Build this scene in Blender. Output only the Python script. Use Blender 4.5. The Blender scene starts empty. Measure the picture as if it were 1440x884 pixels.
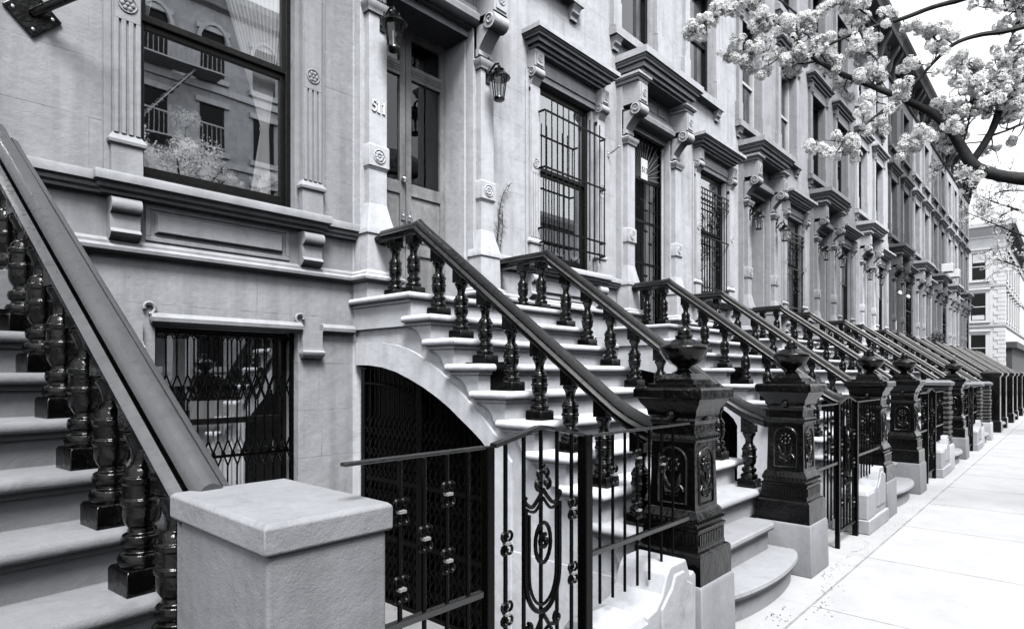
import bpy, bmesh, math, random
from mathutils import Vector, Matrix
R = math.radians
PI = math.pi
random.seed(7)
scene = bpy.context.scene
COL = scene.collection

# ------------------------------------------------------------------ materials
def new_mat(name):
    m = bpy.data.materials.new(name); m.use_nodes = True
    nt = m.node_tree
    return m, nt, nt.nodes, nt.links, nt.nodes['Principled BSDF']

def g(v):   # slightly cool grey
    return (v * .975, v * .99, v * 1.03, 1)

def noise(nt, scale, detail=5, rough=.6, vec=None):
    n = nt.nodes.new('ShaderNodeTexNoise')
    n.inputs['Scale'].default_value = scale
    n.inputs['Detail'].default_value = detail
    n.inputs['Roughness'].default_value = rough
    if vec is not None: nt.links.new(vec, n.inputs['Vector'])
    return n

def ramp(nt, src, p0, v0, p1, v1):
    r = nt.nodes.new('ShaderNodeMapRange')
    r.inputs['From Min'].default_value = p0; r.inputs['From Max'].default_value = p1
    r.inputs['To Min'].default_value = v0; r.inputs['To Max'].default_value = v1
    nt.links.new(src, r.inputs['Value'])
    return r.outputs['Result']

def mul(nt, a, b, op='MULTIPLY'):
    m = nt.nodes.new('ShaderNodeMath'); m.operation = op
    for i, x in enumerate((a, b)):
        if isinstance(x, (int, float)): m.inputs[i].default_value = x
        else: nt.links.new(x, m.inputs[i])
    return m.outputs[0]

def pos(nt, sx=1, sy=1, sz=1):
    gm = nt.nodes.new('ShaderNodeNewGeometry')
    mp = nt.nodes.new('ShaderNodeMapping')
    mp.inputs['Scale'].default_value = (sx, sy, sz)
    nt.links.new(gm.outputs['Position'], mp.inputs['Vector'])
    return mp.outputs['Vector']

def surf(name, base, rough=.75, var=.25, bump=.15, bscale=90, use_obj=False, streak=.0, spec=.4, courses=False, coat=0,
         speck=0, gap=0, dirt=0):
    m, nt, N, L, b = new_mat(name)
    p = pos(nt)
    n1 = noise(nt, 2.3, 6, .65, p)
    f = ramp(nt, n1.outputs['Fac'], .3, 1 - var, .7, 1 + var * .6)
    n2 = noise(nt, 22, 4, .6, p)
    f = mul(nt, f, ramp(nt, n2.outputs['Fac'], .3, 1 - var * .35, .7, 1 + var * .3))
    if streak:
        n3 = noise(nt, 1.0, 4, .6, pos(nt, 7, 7, .55))
        f = mul(nt, f, ramp(nt, n3.outputs['Fac'], .45, 1, .75, 1 - streak))
    if dirt:
        n5 = noise(nt, 5.0, 8, .75, p)
        f = mul(nt, f, ramp(nt, n5.outputs['Fac'], .55, 1, .72, 1 - dirt))
    hgt = mul(nt, noise(nt, bscale, 3, .6, p).outputs['Fac'], .5)
    hgt = mul(nt, hgt, mul(nt, noise(nt, 9, 5, .6, p).outputs['Fac'], 1.5), 'ADD')
    hgt = mul(nt, hgt, mul(nt, noise(nt, 2.2, 4, .6, p).outputs['Fac'], 3.0), 'ADD')
    if courses:
        sx = nt.nodes.new('ShaderNodeSeparateXYZ'); gm = nt.nodes.new('ShaderNodeNewGeometry')
        L.new(gm.outputs['Position'], sx.inputs[0])
        cx = nt.nodes.new('ShaderNodeCombineXYZ'); L.new(sx.outputs['X'], cx.inputs['X']); L.new(sx.outputs['Z'], cx.inputs['Y'])
        br = nt.nodes.new('ShaderNodeTexBrick')
        br.inputs['Scale'].default_value = 1; br.inputs['Mortar Size'].default_value = .0035
        br.inputs['Brick Width'].default_value = 1.25; br.inputs['Row Height'].default_value = .44
        br.inputs['Mortar Smooth'].default_value = .1
        wob = noise(nt, 1.5, 2, .5, p)
        add = nt.nodes.new('ShaderNodeVectorMath'); add.operation = 'MULTIPLY_ADD'
        L.new(wob.outputs['Color'], add.inputs[0]); add.inputs[1].default_value = (.012, .012, 0); L.new(cx.outputs[0], add.inputs[2])
        L.new(add.outputs[0], br.inputs['Vector'])
        n4 = noise(nt, 3, 3, .6, p)
        joint = mul(nt, br.outputs['Fac'], ramp(nt, n4.outputs['Fac'], .42, .0, .62, 1))
        f = mul(nt, f, mul(nt, 1, mul(nt, joint, .45), 'SUBTRACT'))
        hgt = mul(nt, hgt, mul(nt, joint, .8), 'SUBTRACT')
    val = mul(nt, f, base)
    if speck:
        n6 = noise(nt, 60, 4, .7, p)
        val = mul(nt, val, ramp(nt, n6.outputs['Fac'], .63, 0, .75, speck), 'ADD')
    c = nt.nodes.new('ShaderNodeMix'); c.data_type = 'RGBA'; c.blend_type = 'MULTIPLY'; c.inputs['Factor'].default_value = 1
    cc = nt.nodes.new('ShaderNodeCombineColor')
    for i, k in enumerate((.975, .99, 1.03)): L.new(mul(nt, val, k), cc.inputs[i])
    L.new(cc.outputs[0], c.inputs['A'])
    if use_obj:
        oi = nt.nodes.new('ShaderNodeObjectInfo'); L.new(oi.outputs['Color'], c.inputs['B'])
    else:
        c.inputs['B'].default_value = (1, 1, 1, 1)
    L.new(c.outputs['Result'], b.inputs['Base Color'])
    L.new(ramp(nt, n2.outputs['Fac'], .3, max(.05, rough - .1), .7, min(1, rough + .1)), b.inputs['Roughness'])
    b.inputs['Specular IOR Level'].default_value = spec
    if coat: b.inputs['Coat Weight'].default_value = coat; b.inputs['Coat Roughness'].default_value = .12
    bp = nt.nodes.new('ShaderNodeBump'); bp.inputs['Strength'].default_value = bump; bp.inputs['Distance'].default_value = .012
    L.new(hgt, bp.inputs['Height']); L.new(bp.outputs['Normal'], b.inputs['Normal'])
    return m

M = {}
M['stone'] = surf('painted_brownstone', 1.0, .8, .14, .32, 120, True, .2, .3, dirt=.2)
M['wall'] = surf('painted_stucco_wall', 1.0, .82, .15, .4, 110, True, .26, .2, courses=True, dirt=.2)
M['step'] = surf('painted_step', 1.0, .7, .14, .3, 120, True, .0, .25, dirt=.26)
M['rail'] = surf('painted_handrail', 1.0, .32, .14, .06, 140, True, .0, .42, dirt=.15)
M['black'] = surf('black_gloss_paint', .0013, .15, .4, .36, 42, False, 0, .32, speck=.012)
M['iron'] = surf('black_iron', .0012, .28, .3, .1, 150, False, 0, .11)
M['granite'] = surf('granite_base', .55, .85, .16, .25, 160, True, .12, .3, dirt=.18)
M['pave'] = surf('concrete_pavement', .36, .88, .09, .25, 200, False, 0, .12, dirt=.10)
M['areaway'] = surf('areaway_paving', .2, .9, .2, .2, 200, False, 0, .2, dirt=.3)
M['asphalt'] = surf('asphalt', .07, .9, .2, .3, 200, False)
M['wood'] = surf('weathered_wood', .28, .6, .4, .3, 60, False, .5, .4)
M['darkwood'] = surf('dark_wood', .012, .5, .4, .2, 60, False, .3, .25)
M['sash'] = surf('dark_sash_paint', .006, .35, .3, .1, 100, False, 0, .25)
M['paleframe'] = surf('pale_window_frame', .55, .5, .2, .1, 100, False)
M['metal'] = surf('brushed_metal', .55, .3, .2, .05, 100, False)
M['metal'].node_tree.nodes['Principled BSDF'].inputs['Metallic'].default_value = .9
M['interior'] = surf('dark_room', .015, .9, .2, .05, 50, False)
M['bark'] = surf('bark', .045, .9, .5, .9, 40, False, .3, .1)
M['leaf'] = surf('dark_leaf', .05, .6, .4, .1, 60, False)
M['railtop'] = surf('worn_iron_rail', .004, .3, .3, .1, 80, False, 0, .9)  # copy of the iron set brighter and glossier for light-catching rails
M['brick'] = None
M['white'] = surf('white_enamel', .8, .5, .06, .05, 100, False)
M['pale_stone'] = surf('pale_limestone', .56, .85, .08, .2, 60, False, .12, .2)  # pale by itself, lightened further in place of distance haze
M['clip'] = surf('pale_clip_paint', .22, .5, .1, .05, 100, False)  # paints glints onto the dark fence collars; fan bars share this grey
M['opptrim'] = surf('opposite_trim', .9, .85, .15, .2, 60, False, .12, .2)
M['joint'] = surf('pavement_joint_dirt', .25, .9, .4, .2, 60, False, 0, .1, dirt=.4)
M['shade'] = surf('window_shade', .5, .8, .1, .05, 60, False)
M['oppwall'] = surf('opposite_brick', .72, .85, .25, .2, 60, False, .1, .2)

def brick_mat():
    m, nt, N, L, b = new_mat('dark_painted_brick')
    tc = nt.nodes.new('ShaderNodeTexCoord')
    sx = nt.nodes.new('ShaderNodeSeparateXYZ'); L.new(tc.outputs['Object'], sx.inputs[0])
    cx = nt.nodes.new('ShaderNodeCombineXYZ')
    L.new(mul(nt, sx.outputs['X'], sx.outputs['Y'], 'ADD'), cx.inputs['X']); L.new(sx.outputs['Z'], cx.inputs['Y'])
    br = nt.nodes.new('ShaderNodeTexBrick')
    br.inputs['Scale'].default_value = 1; br.inputs['Mortar Size'].default_value = .008
    br.inputs['Brick Width'].default_value = .22; br.inputs['Row Height'].default_value = .085
    br.inputs['Color1'].default_value = g(.02); br.inputs['Color2'].default_value = g(.035); br.inputs['Mortar'].default_value = g(.006)
    L.new(cx.outputs[0], br.inputs['Vector']); L.new(br.outputs['Color'], b.inputs['Base Color'])
    b.inputs['Roughness'].default_value = .45
    bp = nt.nodes.new('ShaderNodeBump'); bp.inputs['Strength'].default_value = .8; bp.inputs['Distance'].default_value = .02
    L.new(mul(nt, noise(nt, 30, 4).outputs['Fac'], br.outputs['Fac'], 'SUBTRACT'), bp.inputs['Height']); L.new(bp.outputs['Normal'], b.inputs['Normal'])
    return m
M['brick'] = brick_mat()

def glass_mat(name, ior, tint=.9, wave=.01):
    m, nt, N, L, b = new_mat(name)
    N.remove(b)
    out = N['Material Output']
    tr = nt.nodes.new('ShaderNodeBsdfTransparent'); tr.inputs[0].default_value = (tint, tint, tint, 1)
    gl = nt.nodes.new('ShaderNodeBsdfGlossy'); gl.inputs['Roughness'].default_value = .012; gl.inputs[0].default_value = (.96, .98, 1, 1)
    mx = nt.nodes.new('ShaderNodeMixShader')
    bp = nt.nodes.new('ShaderNodeBump'); bp.inputs['Strength'].default_value = .5; bp.inputs['Distance'].default_value = wave
    L.new(noise(nt, 1.6, 1, .4, pos(nt)).outputs['Fac'], bp.inputs['Height'])
    L.new(bp.outputs[0], gl.inputs['Normal'])
    gm = nt.nodes.new('ShaderNodeNewGeometry'); dp = nt.nodes.new('ShaderNodeVectorMath'); dp.operation = 'DOT_PRODUCT'
    L.new(gm.outputs['Incoming'], dp.inputs[0]); L.new(gm.outputs['True Normal'], dp.inputs[1])
    cosv = mul(nt, dp.outputs['Value'], 0, 'ADD'); ab = nt.nodes.new('ShaderNodeMath'); ab.operation = 'ABSOLUTE'; L.new(cosv, ab.inputs[0])
    f0 = ((ior - 1) / (ior + 1)) ** 2
    sch = mul(nt, mul(nt, mul(nt, mul(nt, 1, ab.outputs[0], 'SUBTRACT'), 4, 'POWER'), 1 - f0), f0, 'ADD')
    L.new(sch, mx.inputs[0]); L.new(tr.outputs[0], mx.inputs[1]); L.new(gl.outputs[0], mx.inputs[2])
    L.new(mx.outputs[0], out.inputs['Surface'])
    return m
M['glass'] = glass_mat('window_glass', 4.1, wave=.001)
M['upper_glass'] = glass_mat('upper_window_glass', 2.0, wave=.003)
M['lantern_glass'] = glass_mat('lantern_glass', 1.6, .8)
M['door_glass'] = glass_mat('door_glass', 1.7, .8)

def curtain_mat():
    m, nt, N, L, b = new_mat('sheer_curtain')
    N.remove(b); out = N['Material Output']
    d = nt.nodes.new('ShaderNodeBsdfDiffuse'); d.inputs[0].default_value = g(.95)
    t = nt.nodes.new('ShaderNodeBsdfTranslucent'); t.inputs[0].default_value = g(.92)
    tr = nt.nodes.new('ShaderNodeBsdfTransparent')
    a = nt.nodes.new('ShaderNodeMixShader'); a.inputs[0].default_value = .3
    c = nt.nodes.new('ShaderNodeMixShader'); c.inputs[0].default_value = .12
    L.new(d.outputs[0], a.inputs[1]); L.new(t.outputs[0], a.inputs[2]); L.new(a.outputs[0], c.inputs[1]); L.new(tr.outputs[0], c.inputs[2])
    L.new(c.outputs[0], out.inputs['Surface'])
    return m
M['curtain'] = curtain_mat()

def petal_mat():
    m, nt, N, L, b = new_mat('white_petals')
    N.remove(b); out = N['Material Output']
    d = nt.nodes.new('ShaderNodeBsdfDiffuse'); d.inputs[0].default_value = (.97, .98, .99, 1)
    t = nt.nodes.new('ShaderNodeBsdfTranslucent'); t.inputs[0].default_value = (.97, .98, .99, 1)
    a = nt.nodes.new('ShaderNodeMixShader'); a.inputs[0].default_value = .5
    L.new(d.outputs[0], a.inputs[1]); L.new(t.outputs[0], a.inputs[2]); L.new(a.outputs[0], out.inputs['Surface'])
    return m
M['petal'] = petal_mat()

# ------------------------------------------------------------------ mesh builder
class MB:
    def __init__(s): s.v = []; s.f = []; s.mi = []
    def add(s, vs, fs, mi=0):
        o = len(s.v); s.v += [tuple(x) for x in vs]; s.f += [tuple(i + o for i in f) for f in fs]; s.mi += [mi] * len(fs)
    def box(s, x0, x1, y0, y1, z0, z1, mi=0):
        s.add([(x0, y0, z0), (x1, y0, z0), (x1, y1, z0), (x0, y1, z0), (x0, y0, z1), (x1, y0, z1), (x1, y1, z1), (x0, y1, z1)],
              [(3, 2, 1, 0), (4, 5, 6, 7), (0, 1, 5, 4), (1, 2, 6, 5), (2, 3, 7, 6), (3, 0, 4, 7)], mi)
    def loft(s, rings, cap=True, closed=False, mi=0):
        n = len(rings[0]); o = len(s.v)
        for r in rings: s.v += [tuple(p) for p in r]
        m = len(rings)
        fs = []
        for i in range(m if closed else m - 1):
            for j in range(n):
                a = o + i * n + j; b = o + i * n + (j + 1) % n
                c = o + ((i + 1) % m) * n + (j + 1) % n; d = o + ((i + 1) % m) * n + j
                fs.append((a, b, c, d))
        if cap and not closed:
            fs.append(tuple(o + j for j in reversed(range(n)))); fs.append(tuple(o + (m - 1) * n + j for j in range(n)))
        s.f += fs; s.mi += [mi] * len(fs)
    def ringbox(s, x0, x1, y0, y1, prof, exp=(1, 1, 1, 1), mi=0):   # exp: left right front back
        s.loft([[(x0 - d * exp[0], y0 - d * exp[2], z), (x1 + d * exp[1], y0 - d * exp[2], z), (x1 + d * exp[1], y1 + d * exp[3], z), (x0 - d * exp[0], y1 + d * exp[3], z)] for d, z in prof], mi=mi)
    def mould(s, x0, x1, prof, back=.02, ends=1, mi=0):    # wall moulding mitred round its ends; prof (projection, z)
        s.ringbox(x0, x1, 0, back, prof, (ends, ends, 1, 0), mi)
    def sq(s, cx, cy, prof, mi=0):
        s.ringbox(cx, cx, cy, cy, prof, mi=mi)
    def lathe(s, cx, cy, prof, n=14, mi=0, z0=0):
        s.loft([[(cx + r * math.cos(2 * PI * k / n), cy + r * math.sin(2 * PI * k / n), z + z0) for k in range(n)] for r, z in prof], mi=mi)
    def prism(s, poly, axis, a0, a1, mi=0):
        def mk(p, a):
            return {'x': (a, p[0], p[1]), 'y': (p[0], a, p[1]), 'z': (p[0], p[1], a)}[axis]
        s.loft([[mk(p, a0) for p in poly], [mk(p, a1) for p in poly]], mi=mi)
    def tube(s, pts, r, n=6, mi=0, cap=True):
        pts = [Vector(p) for p in pts]
        rs = r if isinstance(r, (list, tuple)) else [r] * len(pts)
        rings = []; up = None
        for i, p in enumerate(pts):
            d = (pts[min(i + 1, len(pts) - 1)] - pts[max(i - 1, 0)])
            if d.length < 1e-9: d = Vector((0, 0, 1))
            d.normalize()
            if up is None:
                up = Vector((0, 0, 1)) if abs(d.z) < .9 else Vector((1, 0, 0))
            u = (up - d * up.dot(d))
            if u.length < 1e-6: u = d.orthogonal()
            u.normalize(); w = d.cross(u); up = u
            rings.append([p + (u * math.cos(2 * PI * (k + .5) / n) + w * math.sin(2 * PI * (k + .5) / n)) * rs[i] for k in range(n)])
        s.loft(rings, cap, mi=mi)
    def ball(s, c, r, n=8, m=6, sc=(1, 1, 1), mi=0):
        pr = [(r * math.sin(PI * i / m) + 1e-4, -r * math.cos(PI * i / m)) for i in range(m + 1)]
        s.loft([[(c[0] + q * math.cos(2 * PI * k / n) * sc[0], c[1] + q * math.sin(2 * PI * k / n) * sc[1], c[2] + z * sc[2]) for k in range(n)] for q, z in pr], mi=mi)
    def build(s, name, mats, parent=None, smooth=35, bevel=0, tone=None, label=None, seg=2, recalc=True):
        me = bpy.data.meshes.new(name); me.from_pydata(s.v, [], s.f)
        if recalc:
            bm = bmesh.new(); bm.from_mesh(me); bmesh.ops.recalc_face_normals(bm, faces=bm.faces); bm.to_mesh(me); bm.free()
        if not isinstance(mats, (list, tuple)): mats = [mats]
        for m in mats: me.materials.append(m)
        if len(mats) > 1:
            for p, i in zip(me.polygons, s.mi): p.material_index = i
        if smooth:
            for p in me.polygons: p.use_smooth = True
            me.set_sharp_from_angle(angle=R(smooth))
        me.update()
        o = bpy.data.objects.new(name, me); COL.objects.link(o)
        if parent is not None: o.parent = parent
        if bevel:
            b = o.modifiers.new('bevel', 'BEVEL'); b.width = bevel; b.segments = seg; b.limit_method = 'ANGLE'; b.angle_limit = R(40); b.harden_normals = False
        if tone is not None: o.color = g(tone)
        if label: o['label'] = label
        return o

def thing(name, label, cat, loc=(0, 0, 0), rz=0, group=None):
    o = bpy.data.objects.new(name, None); COL.objects.link(o)
    o.location = loc; o.rotation_euler = (0, 0, rz); o.empty_display_size = .2
    o['label'] = label; o['category'] = cat
    if group: o['group'] = group
    return o

def tag(o, label, cat, group=None):
    o['label'] = label; o['category'] = cat
    if group: o['group'] = group
    return o

def structure(o): o['kind'] = 'structure'; return o

def dup(o, loc=None, label=None, parent=None, skip=()):
    c = o.copy(); COL.objects.link(c)
    if parent is not None: c.parent = parent
    if loc is not None: c.location = loc
    if label: c['label'] = label
    for ch in o.children:
        if ch.name.split('.')[0] in skip: continue
        dup(ch, parent=c, skip=skip)
    return c

def retone(root, tone, mats=('painted_brownstone', 'painted_stucco_wall')):
    for ch in root.children_recursive:
        if ch.type == 'MESH' and ch.data.materials and ch.data.materials[0].name in mats: ch.color = g(tone)

# ------------------------------------------------------------------ dimensions
P = 4.72            # house pitch
X511 = 3.15
OFF = .31            # party line, just behind the left door pilaster
LAND = 2.386
RISE, RUN, FRONT = .217, .293, -.942
HOUSE_X = [X511 + (i - 1) * P for i in range(11)]     # 0 is the house before number 511
WALLTONE = [.315, .52, .51, .37, .25, .52, .11, .38, .19, .46, .22]
DOORU = 1.255

def rosette(mb, x, y, z, r, petals=6, mi=0):
    n = 16
    mb.tube([(x + r * math.cos(2 * PI * k / n), y, z + r * math.sin(2 * PI * k / n)) for k in range(n + 1)], r * .12, 5, mi)
    mb.ball((x, y, z), r * .22, 8, 5, (1, .7, 1), mi)
    for k in range(petals):
        a = 2 * PI * k / petals
        mb.ball((x + r * .55 * math.cos(a), y, z + r * .55 * math.sin(a)), r * .27, 7, 5, (1, .6, 1), mi)

def spl(pts, sub=5):
    P_ = [Vector(p) for p in pts]; out = []
    for i in range(len(P_) - 1):
        a = P_[max(0, i - 1)]; b = P_[i]; c = P_[i + 1]; d = P_[min(len(P_) - 1, i + 2)]
        for k in range(sub):
            t = k / sub
            out.append(.5 * ((2 * b) + (c - a) * t + (2 * a - 5 * b + 4 * c - d) * t * t + (3 * b - a - 3 * c + d) * t ** 3))
    return out + [P_[-1]]

def spiral(x, y, z, r, turns=1.25, a0=0, sx=1, plane='xz', n=14, shrink=.75):
    out = []
    for i in range(n):
        t = i / (n - 1); a = a0 + 2 * PI * turns * t; rr = r * (1 - shrink * t)
        u, w = sx * rr * math.cos(a), rr * math.sin(a)
        out.append((x + u, y, z + w) if plane == 'xz' else (x, y + u, z + w))
    return out

# ------------------------------------------------------------------ house prototype
def scroll_profile(z0, z1, d0, d1, n=10):
    # side profile (y,z) of a console: rolls out at the top, tucks in at the bottom
    pts = [(.01, z0), (-d0, z0)]
    for i in range(n + 1):
        t = i / n
        zz = z0 + (z1 - z0) * t
        dd = d0 + (d1 - d0) * (t ** 1.6) + .25 * d1 * math.sin(PI * min(1, max(0, (t - .55) / .45)))
        pts.append((-dd, zz))
    pts.append((.01, z1))
    return pts

def console(mb, xc, w, zt, zb, proj, side=True):
    h = zt - zb
    zblock = zt - h * .40
    mb.box(xc - w / 2, xc + w / 2, -proj, .01, zblock, zt)
    mb.box(xc - w * .36, xc + w * .36, -proj - .012, -proj + .01, zblock + h * .04, zt - h * .04)
    rosette(mb, xc, -proj - .014, (zblock + zt) / 2, w * .24, 4)
    # roll
    rr = h * .13
    zc = zblock - rr * .9
    n = 12
    mb.loft([[(x, -proj + rr * .75 + rr * math.cos(2 * PI * k / n), zc + rr * math.sin(2 * PI * k / n)) for k in range(n)] for x in (xc - w * .52, xc + w * .52)])
    for sgn in (-1, 1):
        mb.tube(spiral(0, 0, 0, rr * .85, 1.3, 0, 1, 'yz', 12) and [(xc + sgn * w * .525, -proj + rr * .75 + p[1], zc + p[2]) for p in spiral(0, 0, 0, rr * .8, 1.3, 0, 1, 'yz', 12)], rr * .14, 5)
    # body sweeping back to the wall
    pts = [(.01, zc)]
    for i in range(9):
        t = i / 8
        pts.append((-(proj - rr * .3) * (1 - t) ** 1.3 - .035 * 1, zc - (zc - zb - h * .10) * t))
    pts.append((.01, zb + h * .10))
    mb.prism(pts, 'x', xc - w * .44, xc + w * .44)
    mb.prism([(.01, zb), (-.03, zb), (-.055, zb + h * .03), (-.055, zb + h * .09), (-.035, zb + h * .12), (.01, zb + h * .12)], 'x', xc - w * .5, xc + w * .5)

def build_wall(parent, tone):
    ops = [(3.25, 4.45, .5, 2.03), (3.15, 4.49, 3.15, 5.62), (DOORU - .665, DOORU + .665, LAND - .02, 5.66)]
    for c in (.93, 3.25):
        ops += [(c - .56, c + .56, 6.98, 9.15), (c - .56, c + .56, 10.42, 12.3)]
    xs = sorted({OFF, P + OFF} | {o[0] for o in ops} | {o[1] for o in ops}); zs = sorted({-.6, 13.6} | {o[2] for o in ops} | {o[3] for o in ops})
    mb = MB(); T = .34
    def inside(x, z): return any(a < x < b and c < z < d for a, b, c, d in ops)
    for i in range(len(xs) - 1):
        for j in range(len(zs) - 1):
            x0, x1, z0, z1 = xs[i], xs[i + 1], zs[j], zs[j + 1]
            if inside((x0 + x1) / 2, (z0 + z1) / 2): continue
            mb.add([(x0, 0, z0), (x1, 0, z0), (x1, 0, z1), (x0, 0, z1)], [(0, 1, 2, 3)])
            mb.add([(x0, T, z0), (x1, T, z0), (x1, T, z1), (x0, T, z1)], [(3, 2, 1, 0)])
    for a, b, c, d in ops:
        mb.add([(a, 0, c), (a, T, c), (a, T, d), (a, 0, d)], [(0, 1, 2, 3)]); mb.add([(b, 0, c), (b, T, c), (b, T, d), (b, 0, d)], [(3, 2, 1, 0)])
        mb.add([(a, 0, d), (b, 0, d), (b, T, d), (a, T, d)], [(0, 1, 2, 3)]); mb.add([(a, 0, c), (b, 0, c), (b, T, c), (a, T, c)], [(3, 2, 1, 0)])
    w = mb.build('wall', M['wall'], parent, smooth=0, tone=tone)
    mb = MB()
    a, b = OFF + .01, P + OFF - .01
    mb.box(a, b, 2.6, 9, 0, 13.7)
    mb.box(a - .01, a, .34, 9, 0, 13.7); mb.box(b, b + .009, .34, 9, 0, 13.7)
    mb.box(a, b, .34, 2.6, 2.5, 2.6); mb.box(a, b, .34, 2.6, 6.2, 6.35); mb.box(a, b, .34, 2.6, 9.6, 9.75)
    mb.box(2.6, 2.68, .34, 2.6, 2.6, 6.2)
    mb.build('interior', M['interior'], parent, smooth=0)
    mb = MB(); mb.box(OFF, P + OFF, -.02, 9, 13.7, 14.0); mb.build('roof', M['asphalt'], parent, smooth=0)
    return w

def parlor_window(parent, tone):
    a, b, z0, z1 = 3.15, 4.49, 3.15, 5.62
    st = M['stone']
    mb = MB()
    y0, y1 = .10, .17
    # outer black frame, right side reveal
    fx0, fx1 = a, b - .06
    mb.box(fx0, fx0 + .03, y0, y1, z0, z1); mb.box(fx1 - .05, fx1, y0, y1, z0, z1)
    mb.box(fx0 + .03, fx1 - .05, y0, y1, z0, z0 + .06); mb.box(fx0 + .03, fx1 - .05, y0, y1, z1 - .09, z1)
    win = mb.build('window', M['sash'], parent, smooth=0, bevel=.006)
    mb = MB(); mb.box(fx1, b, .03, y1, z0, z1); mb.build('reveal', st, win, smooth=0, tone=tone)
    gx0, gx1 = fx0 + .03 - .008, fx1 - .05 + .004
    mid = 4.42
    mb = MB()
    for (lo, hi, yy) in ((z0 + .07, mid, .135), (mid, z1 - .09, .105)):
        mb.box(gx0, gx0 + .045, yy, yy + .04, lo, hi); mb.box(gx1 - .045, gx1, yy, yy + .04, lo, hi)
        mb.box(gx0 + .045, gx1 - .045, yy, yy + .04, lo, lo + (.07 if lo < 4 else .055)); mb.box(gx0 + .045, gx1 - .045, yy, yy + .04, hi - .05, hi)
    mb.build('sash', M['sash'], win, smooth=0, bevel=.005)
    for (lo, hi, yy) in ((z0 + .14, mid - .05, .155), (mid + .055, z1 - .14, .125)):
        mb = MB(); mb.add([(gx0 + .045, yy, lo), (gx1 - .045, yy, lo), (gx1 - .045, yy, hi), (gx0 + .045, yy, hi)], [(0, 1, 2, 3)])
        mb.build('pane', M['glass'], win, smooth=0, recalc=False)
    # sill: long string with a projecting middle and a base mould beneath
    mb = MB()
    pr = [(.0, 2.965), (.045, 2.975), (.055, 2.995), (.09, 3.01), (.10, 3.035), (.145, 3.05), (.15, 3.10), (.14, 3.118), (0, 3.135)]
    mb.ringbox(2.90, 4.64, -.03, .02, pr, (.6, .4, 1, 0))
    pr2 = [(d * .62, z - .004) for d, z in pr]
    mb.ringbox(2.05, 2.90, -.02, .02, pr2, (0, 0, 1, 0)); mb.ringbox(4.64, P + .33, -.02, .02, pr2, (0, 0, 1, 0))
    mb.build('sill', st, win, bevel=0, tone=tone)
    # pilasters
    for k, xc in enumerate((3.045, 4.565)):
        mb = MB(); w = .19
        mb.box(xc - w / 2, xc + w / 2, -.05, .01, 3.14, 5.42)
        mb.box(xc - w / 2 - .05, xc - w / 2, -.022, .01, 3.14, 5.62) if k == 0 else mb.box(xc + w / 2, xc + w / 2 + .05, -.022, .01, 3.14, 5.62)
        mb.ringbox(xc - w / 2, xc + w / 2, -.05, .01, [(.012, 3.14), (.012, 3.345), (.03, 3.36), (.034, 3.385), (.012, 3.42), (.0, 3.44)], (1, 1, 1, 0))
        # fluting: four proud fillets leave three grooves
        for q in range(4):
            cx = xc - w / 2 + .022 + q * (w - .044) / 3
            mb.box(cx - .015, cx + .015, -.064, -.049, 3.44, 4.285)
        mb.box(xc - w / 2 + .007, xc + w / 2 - .007, -.064, -.049, 4.285, 5.42)
        rosette(mb, xc, -.066, 4.41, .062)
        mb.build('pilaster', st, win, tone=tone, bevel=.003)
        mb = MB(); console(mb, xc, .19, 5.86, 5.33, .13)
        mb.build('bracket', st, win, tone=tone)
    mb = MB()
    pr = [(.11, 5.86), (.11, 5.895), (.155, 5.897), (.16, 5.935), (.205, 5.938), (.215, 5.985), (.255, 5.99), (.26, 6.01), (.285, 6.025), (.285, 6.04), (.31, 6.042), (.31, 6.10), (.30, 6.105), (0, 6.125)]
    mb.mould(3.14, 4.39, pr)
    mb.box(3.15, 4.49, -.02, .02, 5.66, 5.86)
    mb.ringbox(3.15, 4.49, .06, .12, [(0, 5.56), (.06, 5.58), (.06, 5.62), (.03, 5.64), (.03, 5.67)], (0, 0, 1, 0))
    mb.build('cornice', st, win, tone=tone)
    # panel and brackets under the sill
    mb = MB()
    a1, b1 = 3.18, 4.36
    mb.box(a1, b1, -.012, .01, 2.68, 2.715); mb.box(a1, b1, -.012, .01, 2.925, 2.965); mb.box(a1, a1 + .035, -.012, .01, 2.715, 2.925); mb.box(b1 - .035, b1, -.012, .01, 2.715, 2.925)
    mb.ringbox(a1 + .09, b1 - .09, -.001, .01, [(.028, 2.752), (.028, 2.752), (.028, 2.752)], (1, 1, 1, 0)) if 0 else None
    mb.loft([[(a1 + .06, 0.005, 2.735), (b1 - .06, 0.005, 2.735), (b1 - .06, .005, 2.905), (a1 + .06, .005, 2.905)],
             [(a1 + .085, -.035, 2.755), (b1 - .085, -.035, 2.755), (b1 - .085, -.035, 2.885), (a1 + .085, -.035, 2.885)]])
    mb.build('sill_panel', st, win, tone=tone, bevel=.004)
    for xc in (3.025, 4.545):
        mb = MB(); w = .2
        n = 14
        pts = [(.01, 2.955), (-.115, 2.955)]
        for k in range(9):
            a_ = PI / 2 - PI * k / 8 * .95
            pts.append((-.09 - .05 * math.cos(a_), 2.895 + .058 * math.sin(a_)))
        pts += [(-.085, 2.835), (-.085, 2.725), (-.10, 2.715), (-.115, 2.695), (-.10, 2.675), (-.06, 2.645), (.01, 2.64)]
        mb.prism(pts, 'x', xc - w / 2, xc + w / 2)
        mb.build('bracket', st, win, tone=tone, bevel=.004)
    return win

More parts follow.
